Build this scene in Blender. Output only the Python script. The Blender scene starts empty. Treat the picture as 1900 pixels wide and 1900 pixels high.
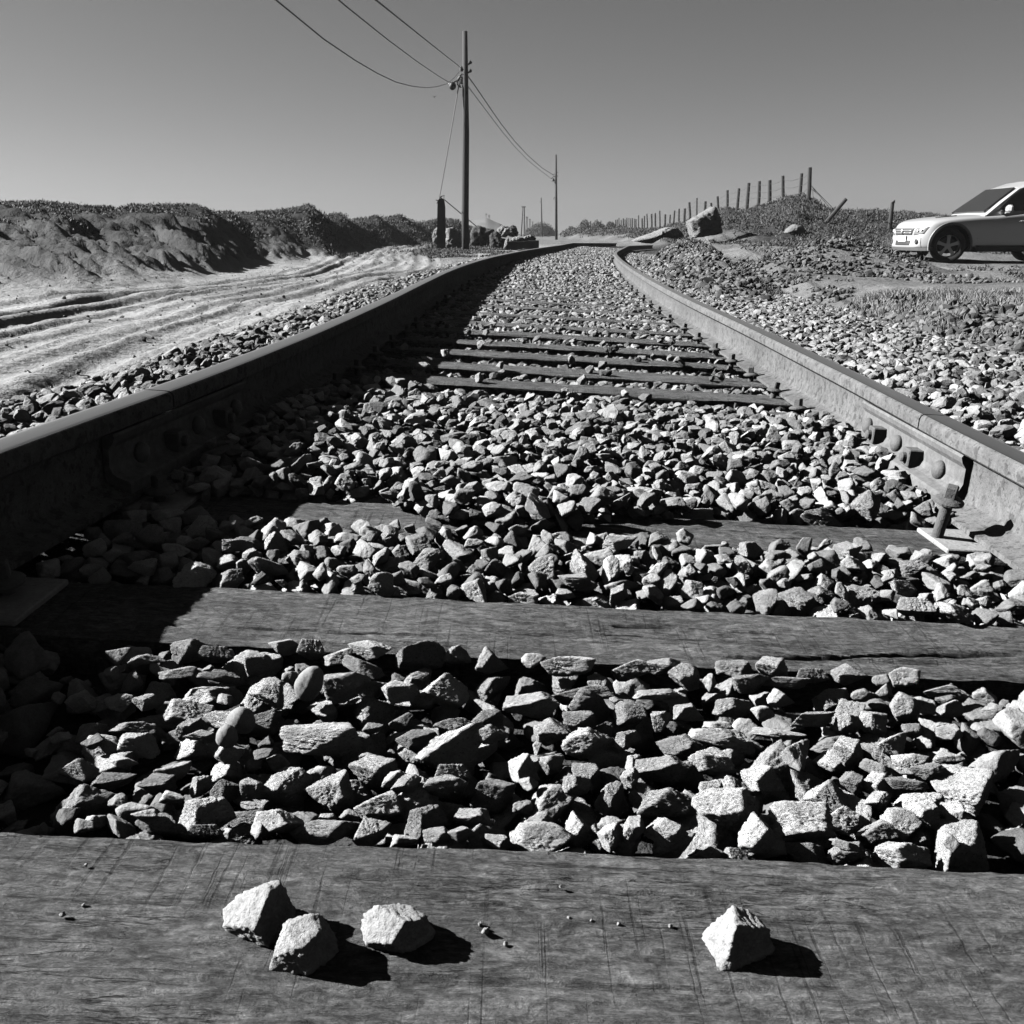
import bpy, math, random
import numpy as np
C = bpy.context
SC = C.scene
COL = SC.collection
rng = np.random.default_rng(7)
random.seed(7)
R = math.radians

# ---------------------------------------------------------------- camera, sky, sun
F = 1680.0                      # focal length in pixels of the 1900 px photograph
TH = math.atan((950 - 437) / F)  # downward pitch
H = 0.366                       # camera height above the rail tops
cam = bpy.data.cameras.new('camera'); cam.sensor_width = 36; cam.lens = 36 * F / 1900
cam.clip_start = 0.02; cam.clip_end = 20000
camo = bpy.data.objects.new('camera', cam); COL.objects.link(camo)
camo.location = (0, 0, H); camo.rotation_euler = (math.pi / 2 - TH, 0, 0)
SC.camera = camo

SUN_EL, SUN_AZ = R(31.0), R(-80)     # azimuth clockwise from +y (track direction)
SKY_STRENGTH, SUN_STRENGTH, EXPOSURE, SKY_DIM = 0.05, 5.0, 2.7, .21
world = bpy.data.worlds.new('World'); SC.world = world; world.use_nodes = True
wn = world.node_tree; wn.nodes.clear()
sky = wn.nodes.new('ShaderNodeTexSky'); sky.sky_type = 'NISHITA'; sky.sun_disc = False
sky.sun_elevation = SUN_EL; sky.sun_rotation = SUN_AZ
sky.air_density = 1.0; sky.dust_density = .5; sky.ozone_density = 1.0
sep = wn.nodes.new('ShaderNodeSeparateColor'); comb = wn.nodes.new('ShaderNodeCombineColor')
bg = wn.nodes.new('ShaderNodeBackground'); wo = wn.nodes.new('ShaderNodeOutputWorld')
wn.links.new(sky.outputs[0], sep.inputs[0])
dimmer = wn.nodes.new('ShaderNodeMath'); dimmer.operation = 'MULTIPLY'; dimmer.inputs[1].default_value = SKY_DIM
wn.links.new(sep.outputs[0], dimmer.inputs[0])
for k in range(3): wn.links.new(dimmer.outputs[0], comb.inputs[k])   # grey from the red channel, with an added multiplier dimming the sky
wn.links.new(comb.outputs[0], bg.inputs[0]); bg.inputs[1].default_value = SKY_STRENGTH
wn.links.new(bg.outputs[0], wo.inputs[0])
sl = bpy.data.lights.new('sun', 'SUN'); sl.energy = SUN_STRENGTH; sl.angle = R(0.5); sl.color = (1, 1, 1)
so = bpy.data.objects.new('sun', sl); COL.objects.link(so)
so.rotation_euler = (math.pi / 2 - SUN_EL, 0, -SUN_AZ + math.pi)
so.location = (-20, 8, 15)
SC.view_settings.view_transform = 'Standard'; SC.view_settings.look = 'None'
SC.view_settings.exposure = EXPOSURE; SC.view_settings.gamma = 1
SC.cycles.max_bounces = 6; SC.cycles.diffuse_bounces = 0; SC.cycles.glossy_bounces = 2
SC.cycles.use_denoising = True

# ---------------------------------------------------------------- measuring helpers
def ray(px, py):
    u = (px - 950) / F; v = -(py - 950) / F
    return np.array([u, math.cos(TH) + v * math.sin(TH), v * math.cos(TH) - math.sin(TH)])
def P(px, py, d):
    r = ray(px, py); t = d / r[1]
    return np.array([r[0] * t, d, H + r[2] * t])
def slant(px, py, d): return d / ray(px, py)[1]     # depth along the optical axis
TK, TG = math.tan(R(3)), 0.007                     # the track is banked and climbs a little
def un(px, py, dz=0.0):
    r = ray(px, py); t = (dz - H) / (r[2] + TK * r[0] - TG * r[1]); return t * r + np.array([0, 0, H])
def proj(p):
    z = p[..., 2] - H
    dep = p[..., 1] * math.cos(TH) - z * math.sin(TH); up = p[..., 1] * math.sin(TH) + z * math.cos(TH)
    dep = np.where(dep < 1e-3, 1e-3, dep)
    return 950 + F * p[..., 0] / dep, 950 - F * up / dep, dep

# ---------------------------------------------------------------- object helpers
class MB:
    def __init__(s): s.v = []; s.f = []; s.n = 0
    def add(s, v, f):
        s.v.append(np.asarray(v, float).reshape(-1, 3)); s.f += [tuple(i + s.n for i in q) for q in f]; s.n += len(s.v[-1]); return s
    def box(s, c, d, rot=None, bev=0.0):
        x, y, z = [a / 2 for a in d]
        if bev > 0:
            b = bev; vs = []; idx = {}
            for sx in (-1, 1):
                for sy in (-1, 1):
                    for sz in (-1, 1):
                        vs.append((sx * x, sy * (y - b), sz * (z - b))); vs.append((sx * (x - b), sy * y, sz * (z - b))); vs.append((sx * (x - b), sy * (y - b), sz * z))
            def i(sx, sy, sz, k): return (((sx > 0) * 2 + (sy > 0)) * 2 + (sz > 0)) * 3 + k
            fs = []
            for a in (-1, 1):
                fs += [[i(a, -1, -1, 0), i(a, 1, -1, 0), i(a, 1, 1, 0), i(a, -1, 1, 0)], [i(-1, a, -1, 1), i(1, a, -1, 1), i(1, a, 1, 1), i(-1, a, 1, 1)], [i(-1, -1, a, 2), i(1, -1, a, 2), i(1, 1, a, 2), i(-1, 1, a, 2)]]
                for c2 in (-1, 1):
                    fs += [[i(a, c2, -1, 0), i(a, c2, 1, 0), i(a, c2, 1, 1), i(a, c2, -1, 1)], [i(a, -1, c2, 0), i(a, 1, c2, 0), i(a, 1, c2, 2), i(a, -1, c2, 2)], [i(-1, a, c2, 1), i(1, a, c2, 1), i(1, a, c2, 2), i(-1, a, c2, 2)]]
                    for c3 in (-1, 1): fs.append([i(a, c2, c3, 0), i(a, c2, c3, 1), i(a, c2, c3, 2)])
            vs = np.array(vs)
        else:
            vs = np.array([(a, b, c_) for a in (-x, x) for b in (-y, y) for c_ in (-z, z)])
            fs = [(0, 1, 3, 2), (4, 6, 7, 5), (0, 4, 5, 1), (2, 3, 7, 6), (0, 2, 6, 4), (1, 5, 7, 3)]
        if rot is not None: vs = vs @ np.asarray(rot).T
        return s.add(vs + np.asarray(c), fs)
    def tube(s, pts, r, n=8, cap=True):
        pts = np.asarray(pts, float); m = len(pts)
        rr = np.broadcast_to(np.asarray(r, float), (m,))
        t = np.gradient(pts, axis=0); t /= np.linalg.norm(t, axis=1)[:, None] + 1e-12
        a = np.array([0, 0, 1.0]) if abs(t[0][2]) < .9 else np.array([1.0, 0, 0])
        vs = []
        for k in range(m):
            u = np.cross(t[k], a); u /= np.linalg.norm(u); w = np.cross(t[k], u); a = np.cross(u, t[k]) if False else a
            for j in range(n):
                an = 2 * math.pi * j / n; vs.append(pts[k] + rr[k] * (math.cos(an) * u + math.sin(an) * w))
        fs = [(k * n + j, k * n + (j + 1) % n, (k + 1) * n + (j + 1) % n, (k + 1) * n + j) for k in range(m - 1) for j in range(n)]
        if cap: fs += [tuple(range(n))[::-1], tuple(range((m - 1) * n, m * n))]
        return s.add(vs, fs)
    def lathe(s, prof, n=20, o=(0, 0, 0), M=None, cap=True):
        vs = [(r * math.cos(2 * math.pi * j / n), r * math.sin(2 * math.pi * j / n), z) for r, z in prof for j in range(n)]
        fs = [(k * n + j, k * n + (j + 1) % n, (k + 1) * n + (j + 1) % n, (k + 1) * n + j) for k in range(len(prof) - 1) for j in range(n)]
        if cap: fs += [tuple(range(n))[::-1], tuple(range((len(prof) - 1) * n, len(prof) * n))]
        vs = np.array(vs)
        if M is not None: vs = vs @ np.asarray(M).T
        return s.add(vs + np.asarray(o), fs)
    def build(s, name, mat, parent=None, smooth=False):
        return mesh_obj(name, np.concatenate(s.v), s.f, mat, parent, smooth)

def link(name, me, parent=None):
    o = bpy.data.objects.new(name, me); COL.objects.link(o)
    if parent is not None: o.parent = parent
    return o
def mesh_obj(name, v, f, mat, parent=None, smooth=False):
    me = bpy.data.meshes.new(name); me.from_pydata(np.asarray(v).tolist(), [], [list(map(int, q)) for q in f]); me.materials.append(mat)
    import bmesh
    bm = bmesh.new(); bm.from_mesh(me); bmesh.ops.recalc_face_normals(bm, faces=bm.faces); bm.to_mesh(me); bm.free()
    if smooth: me.shade_smooth()
    me.update(); return link(name, me, parent)
def fast_mesh(name, v, tris, mat, attrs=None, smooth=True, nper=3):
    me = bpy.data.meshes.new(name); nv, nf = len(v), len(tris)
    me.vertices.add(nv); me.vertices.foreach_set('co', np.ascontiguousarray(v, np.float32).ravel())
    me.loops.add(nf * nper); me.loops.foreach_set('vertex_index', np.ascontiguousarray(tris, np.int32).ravel())
    me.polygons.add(nf); me.polygons.foreach_set('loop_start', np.arange(0, nf * nper, nper, dtype=np.int32))
    me.polygons.foreach_set('use_smooth', smooth if isinstance(smooth, np.ndarray) else np.full(nf, smooth))
    for k, a in (attrs or {}).items():
        at = me.attributes.new(k, 'FLOAT', 'POINT'); at.data.foreach_set('value', np.ascontiguousarray(a, np.float32))
    me.materials.append(mat); me.update(calc_edges=True); me.validate()
    return me
def tag(o, label=None, cat=None, group=None, kind=None):
    for k, x in (('label', label), ('category', cat), ('group', group), ('kind', kind)):
        if x: o[k] = x
    return o
def empty(name, loc, rz=0, **kw):
    o = bpy.data.objects.new(name, None); COL.objects.link(o); o.location = loc; o.rotation_euler.z = rz; o.empty_display_size = .1
    return tag(o, **kw)
def child_keep(o, parent):       # parent without moving: parent has only location/rotation set
    C.view_layer.update(); o.parent = parent; o.matrix_parent_inverse = parent.matrix_world.inverted(); return o

# ---------------------------------------------------------------- noise
def _h(ix, iy, s):
    n = (ix.astype(np.int64) * 374761393 + iy.astype(np.int64) * 668265263 + s * 974634777) & 0x7fffffff
    n = ((n ^ (n >> 13)) * 1274126177) & 0x7fffffff
    return ((n ^ (n >> 16)) & 0xffff) / 65535.0
def vnoise(x, y, s=0):
    ix, iy = np.floor(x), np.floor(y); fx, fy = x - ix, y - iy
    fx = fx * fx * fx * (fx * (fx * 6 - 15) + 10); fy = fy * fy * fy * (fy * (fy * 6 - 15) + 10)
    a, b, c, d = _h(ix, iy, s), _h(ix + 1, iy, s), _h(ix, iy + 1, s), _h(ix + 1, iy + 1, s)
    return (a + (b - a) * fx) * (1 - fy) + (c + (d - c) * fx) * fy - .5
def fbm(x, y, o=4, s=0, g=.5):
    t = 0; a = 1.0
    for k in range(o): t = t + a * vnoise(x * 2 ** k + 17.3 * k, y * 2 ** k - 9.1 * k, s + k); a *= g
    return t
def sstep(a, b, x): t = np.clip((x - a) / (b - a), 0, 1); return t * t * (3 - 2 * t)

# ---------------------------------------------------------------- materials
ALB = .52
def mat(name, col=.2, rough=.9, metal=0.0, spec=.3, noise=None, bump=None, attr=None, rand=0.0, spots=None, stretch=None, coat=0):
    """noise: list of (scale, detail, amount) multiplying the colour; bump: list of (scale, detail, strength, distance)"""
    m = bpy.data.materials.new(name); m.use_nodes = True; t = m.node_tree; N = t.nodes; L = t.links
    b = N['Principled BSDF']; b.inputs['Roughness'].default_value = rough; b.inputs['Metallic'].default_value = metal
    b.inputs['Specular IOR Level'].default_value = spec
    if coat: b.inputs['Coat Weight'].default_value = coat; b.inputs['Coat Roughness'].default_value = .05
    tc = N.new('ShaderNodeTexCoord'); src = tc.outputs['Object']
    if stretch:
        mp = N.new('ShaderNodeMapping'); mp.inputs['Scale'].default_value = stretch; L.new(src, mp.inputs[0]); src = mp.outputs[0]
    def math_(op, a, c):
        n = N.new('ShaderNodeMath'); n.operation = op
        for i, q in enumerate((a, c)):
            if isinstance(q, (int, float)): n.inputs[i].default_value = q
            else: L.new(q, n.inputs[i])
        return n.outputs[0]
    def ntex(sc, det, rg=.6, s=None):
        n = N.new('ShaderNodeTexNoise'); n.inputs['Scale'].default_value = sc; n.inputs['Detail'].default_value = det; n.inputs['Roughness'].default_value = rg
        L.new(s or src, n.inputs['Vector']); return n.outputs['Fac']
    if metal < .5: col = col * ALB
    val = col
    if attr:
        a = N.new('ShaderNodeAttribute'); a.attribute_name = attr; val = math_('MULTIPLY', a.outputs['Fac'], col)
    if rand:
        oi = N.new('ShaderNodeObjectInfo'); q = math_('MULTIPLY', oi.outputs['Random'], 2 * rand); q = math_('ADD', q, 1 - rand); val = math_('MULTIPLY', q, val)
    for sc, det, am in (noise or []):
        q = math_('SUBTRACT', ntex(sc, det), .5); q = math_('MULTIPLY', q, am * 2); q = math_('ADD', q, 1.0); q = math_('MAXIMUM', q, .05); val = math_('MULTIPLY', val, q)
    for sc, thr, am in (spots or []):
        q = ntex(sc, 2); mr = N.new('ShaderNodeMapRange'); mr.inputs[1].default_value = thr; mr.inputs[2].default_value = thr + .06; mr.inputs[3].default_value = 1; mr.inputs[4].default_value = am
        L.new(q, mr.inputs[0]); val = math_('MULTIPLY', val, mr.outputs[0])
    cc = N.new('ShaderNodeCombineColor')
    for k in range(3):
        if isinstance(val, (int, float)): cc.inputs[k].default_value = val
        else: L.new(val, cc.inputs[k])
    L.new(cc.outputs[0], b.inputs['Base Color'])
    nrm = None
    for sc, det, st, dist in (bump or []):
        bp = N.new('ShaderNodeBump'); bp.inputs['Strength'].default_value = st; bp.inputs['Distance'].default_value = dist
        L.new(ntex(sc, det, .65), bp.inputs['Height'])
        if nrm: L.new(nrm, bp.inputs['Normal'])
        nrm = bp.outputs[0]
    if nrm: L.new(nrm, b.inputs['Normal'])
    m['_val'] = 0
    return m

ST_N = [(2.2, 3, .45), (14, 4, .35)]
def stone_mat(name, attr=None, rand=0, col=.24, sc=1.0, gen=False):
    return mat(name, col, .95, spec=.15, noise=[(60 * sc, 4, .55), (420 * sc, 3, .5)], spots=[(900 * sc, .66, .45)], bump=[(170 * sc, 6, .8, .004), (700 * sc, 3, .6, .0012)], attr=attr, rand=rand)
M_stone = stone_mat('grey_crushed_stone', attr='tone', col=.225)
M_hero = mat('grey_angular_stone', .50, .95, spec=.15, noise=[(2.0, 4, .4), (14, 5, .6)], spots=[(26, .60, .4)], bump=[(5, 9, 1.0, .085), (26, 5, 1.0, .03)], rand=.40)
M_pebble = mat('smooth_pebble', .21, .9, spec=.08, noise=[(60, 4, .3), (700, 3, .5)], spots=[(350, .6, .7)], bump=[(300, 4, .5, .0008)])
M_gravelfar = mat('pale_gravel', .125, .95, spec=.1, attr='tone')
M_steel = mat('rusty_rail_steel', .105, .85, metal=.0, spec=.03, noise=[(3, 5, .5), (45, 6, .6), (300, 3, .5)], spots=[(38, .56, .62), (120, .6, .6)], bump=[(140, 5, .5, .0025)])
M_railtop = mat('worn_rail_head', .42, .28, metal=1.0, spec=.5, noise=[(9, 4, .25)], stretch=(60, .6, 60), bump=[(4, 3, .12, .001)])
M_iron = mat('dark_rusty_iron', .07, .85, noise=[(40, 4, .4), (200, 3, .3)], bump=[(90, 5, .8, .004)])
M_plate = mat('pale_rusted_plate', .22, .85, noise=[(20, 4, .35), (150, 3, .4)], spots=[(60, .66, .4)], bump=[(110, 5, .6, .003)])
M_pole = mat('dark_tarred_wood', .02, .9, noise=[(8, 4, .4)], bump=[(30, 4, .6, .01)], stretch=(4, 4, .5))
M_post = mat('grey_weathered_wood', .028, .9, noise=[(8, 4, .4)], bump=[(30, 4, .6, .01)], stretch=(4, 4, .5))
M_conc = mat('dirty_concrete', .10, .95, noise=[(4, 5, .4), (30, 4, .3)], bump=[(25, 5, .6, .02)])
M_wire = mat('dark_wire', .03, .6)
M_insul = mat('porcelain', .35, .3, spec=.6)
M_rock = mat('pale_layered_rock', .165, .95, noise=[(1.2, 5, .4), (8, 5, .4)], bump=[(3, 6, .9, .12), (12, 5, .7, .04)], stretch=(1, 1, 2.5))
M_darkrock = mat('dark_boulder_rock', .035, .95, noise=[(1.5, 5, .5), (9, 4, .4)], bump=[(3, 6, .9, .12), (12, 5, .7, .04)])  # base lowered so the colour also carries the boulders' shade
M_leaf = mat('dull_succulent_leaves', .048, .75, spec=.25, attr='tone')
M_grass = mat('dry_grass', .14, .85, attr='tone')
M_bush = mat('bush_leaves', .07, .85, attr='tone')
M_skin = mat('distant_clothes', .04, .9, noise=[(3, 2, .2)])
M_bird = mat('bird_feathers', .06, .9, noise=[(6, 2, .2)])
M_car = mat('silver_car_paint', .44, .36, metal=.3, spec=.5, noise=[(2, 2, .04)], coat=.6)
M_black = mat('black_trim', .025, .6, noise=[(20, 2, .2)])
M_tyre = mat('tyre_rubber', .03, .9, noise=[(10, 3, .3)], bump=[(60, 2, .4, .004)])
M_rim = mat('alloy_rim', .6, .4, metal=.3, noise=[(6, 2, .15)])
M_glass = mat('car_glass', .02, .05, spec=.9, noise=[(1, 1, .05)])
M_lamp = mat('headlamp_lens', .16, .12, spec=.9, noise=[(14, 3, .35)])
M_plate_w = mat('number_plate', .7, .5, noise=[(4, 1, .03)])

def wood_mat():
    m = bpy.data.materials.new('weathered_sleeper_wood'); m.use_nodes = True; t = m.node_tree; N = t.nodes; L = t.links
    b = N['Principled BSDF']; b.inputs['Roughness'].default_value = .85; b.inputs['Specular IOR Level'].default_value = .08
    tc = N.new('ShaderNodeTexCoord'); oi = N.new('ShaderNodeObjectInfo')
    add = N.new('ShaderNodeVectorMath'); add.operation = 'ADD'
    cx = N.new('ShaderNodeCombineXYZ'); ml = N.new('ShaderNodeMath'); ml.operation = 'MULTIPLY'; ml.inputs[1].default_value = 37.0
    L.new(oi.outputs['Random'], ml.inputs[0]); L.new(ml.outputs[0], cx.inputs[0]); L.new(ml.outputs[0], cx.inputs[1])
    L.new(tc.outputs['Object'], add.inputs[0]); L.new(cx.outputs[0], add.inputs[1])
    def noise(st, sc, det, rg=.6, dis=0):
        mp = N.new('ShaderNodeMapping'); mp.inputs['Scale'].default_value = st; L.new(add.outputs[0], mp.inputs[0])
        n = N.new('ShaderNodeTexNoise'); n.inputs['Scale'].default_value = sc; n.inputs['Detail'].default_value = det; n.inputs['Roughness'].default_value = rg; n.inputs['Distortion'].default_value = dis
        L.new(mp.outputs[0], n.inputs['Vector']); return n.outputs['Fac']
    def mr(x, a, c, d, e):
        n = N.new('ShaderNodeMapRange'); n.inputs[1].default_value = a; n.inputs[2].default_value = c; n.inputs[3].default_value = d; n.inputs[4].default_value = e; L.new(x, n.inputs[0]); return n.outputs[0]
    def mul(a, c):
        n = N.new('ShaderNodeMath'); n.operation = 'MULTIPLY'
        for i, q in enumerate((a, c)):
            if isinstance(q, (int, float)): n.inputs[i].default_value = q
            else: L.new(q, n.inputs[i])
        return n.outputs[0]
    big = noise((1.5, 4, 4), 3, 3); grain = noise((3, 30, 30), 9, 6, .7, .4); fine = noise((10, 120, 60), 9, 4, .7)
    flakes = noise((1, 2.0, 2.0), 42, 6, .75, 1.0); speck = noise((1, 1.3, 1), 260, 3); flk2 = noise((1, 2.2, 1), 22, 6, .75, 1.2)
    crack = noise((.9, 14, 14), 4.5, 5, .62, .8); saw = noise((60, 1.2, 1), 3.2, 3, .6, .15); sawm = noise((1, 1, 1), 5, 2)
    # cracks are thin bands where the stretched noise crosses one half
    def band(x, w):
        s = N.new('ShaderNodeMath'); s.operation = 'SUBTRACT'; s.inputs[1].default_value = .5; L.new(x, s.inputs[0])
        a = N.new('ShaderNodeMath'); a.operation = 'ABSOLUTE'; L.new(s.outputs[0], a.inputs[0]); return mr(a.outputs[0], 0, w, 0, 1)
    cb = band(crack, .012); gate = mr(noise((1, 3, 3), 2.3, 2), .48, .56, 0, 1)
    ck = N.new('ShaderNodeMath'); ck.operation = 'MAXIMUM'; inv = mr(gate, 0, 1, 1, 0); L.new(cb, ck.inputs[0]); L.new(inv, ck.inputs[1])
    sawb = mr(saw, .58, .64, 1, 0); sg = mr(sawm, .44, .52, 1, 0)
    sk = N.new('ShaderNodeMath'); sk.operation = 'MAXIMUM'; L.new(sawb, sk.inputs[0]); L.new(sg, sk.inputs[1])
    v = mul(mr(big, .3, .7, .7, 1.25), .082)
    v = mul(v, mr(grain, .3, .7, .6, 1.3)); v = mul(v, mr(flakes, .38, .62, .5, 1.35)); v = mul(v, mr(fine, .3, .7, .75, 1.2)); v = mul(v, mr(speck, .3, .7, .75, 1.2)); v = mul(v, mr(flk2, .42, .60, .8, 1.15))
    v = mul(v, mr(ck.outputs[0], 0, 1, .25, 1)); v = mul(v, mr(sk.outputs[0], 0, 1, .55, 1)); v = mul(v, mr(noise((1, 1.6, 1), 16, 3), .64, .72, 1, .5))
    cc = N.new('ShaderNodeCombineColor')
    for k in range(3): L.new(v, cc.inputs[k])
    L.new(cc.outputs[0], b.inputs['Base Color'])
    nrm = None
    for h_, st, di in ((flk2, 1.0, .012), (flakes, 1.0, .010), (grain, .8, .005), (fine, .35, .0015), (ck.outputs[0], .9, .006), (sk.outputs[0], .45, .0015)):
        bp = N.new('ShaderNodeBump'); bp.inputs['Strength'].default_value = st; bp.inputs['Distance'].default_value = di; L.new(h_, bp.inputs['Height'])
        if nrm: L.new(nrm, bp.inputs['Normal'])
        nrm = bp.outputs[0]
    L.new(nrm, b.inputs['Normal']); return m
M_wood = wood_mat()

def ground_mat():
    m = mat('sand_and_soil', 1.0, .97, spec=.05, noise=[(.9, 5, .22), (9, 5, .22), (70, 4, .25)], bump=[(2.2, 6, .8, .12), (12, 6, .8, .03), (90, 4, .5, .006)], attr='tone')
    return m
M_ground = ground_mat()

# ---------------------------------------------------------------- track geometry
def pchip(xs, ys):
    xs = np.array(xs, float); ys = np.array(ys, float); h = np.diff(xs); dl = np.diff(ys) / h
    m = np.concatenate([[dl[0]], (dl[:-1] * h[1:] + dl[1:] * h[:-1]) / (h[1:] + h[:-1]), [dl[-1]]])
    def f(x):
        x = np.asarray(x, float); i = np.clip(np.searchsorted(xs, x) - 1, 0, len(h) - 1); t = (x - xs[i]) / h[i]
        lo, hi = x < xs[0], x > xs[-1]; tt = np.clip(t, 0, 1)
        r = ys[i] * (2 * tt ** 3 - 3 * tt ** 2 + 1) + m[i] * h[i] * (tt ** 3 - 2 * tt ** 2 + tt) + ys[i + 1] * (3 * tt ** 2 - 2 * tt ** 3) + m[i + 1] * h[i] * (tt ** 3 - tt ** 2)
        return np.where(lo, ys[0] + m[0] * (x - xs[0]), np.where(hi, ys[-1] + m[-1] * (x - xs[-1]), r))
    return f
xl = pchip([-6, .5, 1.497, 2.0, 2.73, 4.1, 6, 7.62, 11, 15.9, 21, 29.4, 38, 48, 60], [-1.55, -.835, -.758, -.708, -.657, -.6, -.556, -.515, -.33, .13, .72, 1.86, 3.35, 5.6, 9])
def _fit_r():
    ys = [-6, .5, 1.5, 1.95, 2.61, 3.155, 3.96, 5.98, 10.46, 15.5, 18.8, 24, 29.4, 38, 48, 60]
    xs = [.19, .87, .932, .953, .990, 1.012, 1.043, 1.1, 1.336, 1.72, 2.03, 2.72, 3.55, 5.04, 7.3, 10.7]
    return pchip(ys, xs)
xr = _fit_r()
def xc(y): return (xl(y) + xr(y)) / 2
def zt(x, y):
    yy = np.minimum(y, 30); return TG * yy - .008 * np.maximum(y - 30, 0) - TK * (x - np.maximum(xc(y) - 2.2, 0))

# ---------------------------------------------------------------- terrain
def dF(px):   # distance of the fence line seen in column px
    r = ray(px, 430); return 8.84 / (r[0] / r[1] - .06)
def dd(px): return dF(px)
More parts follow.
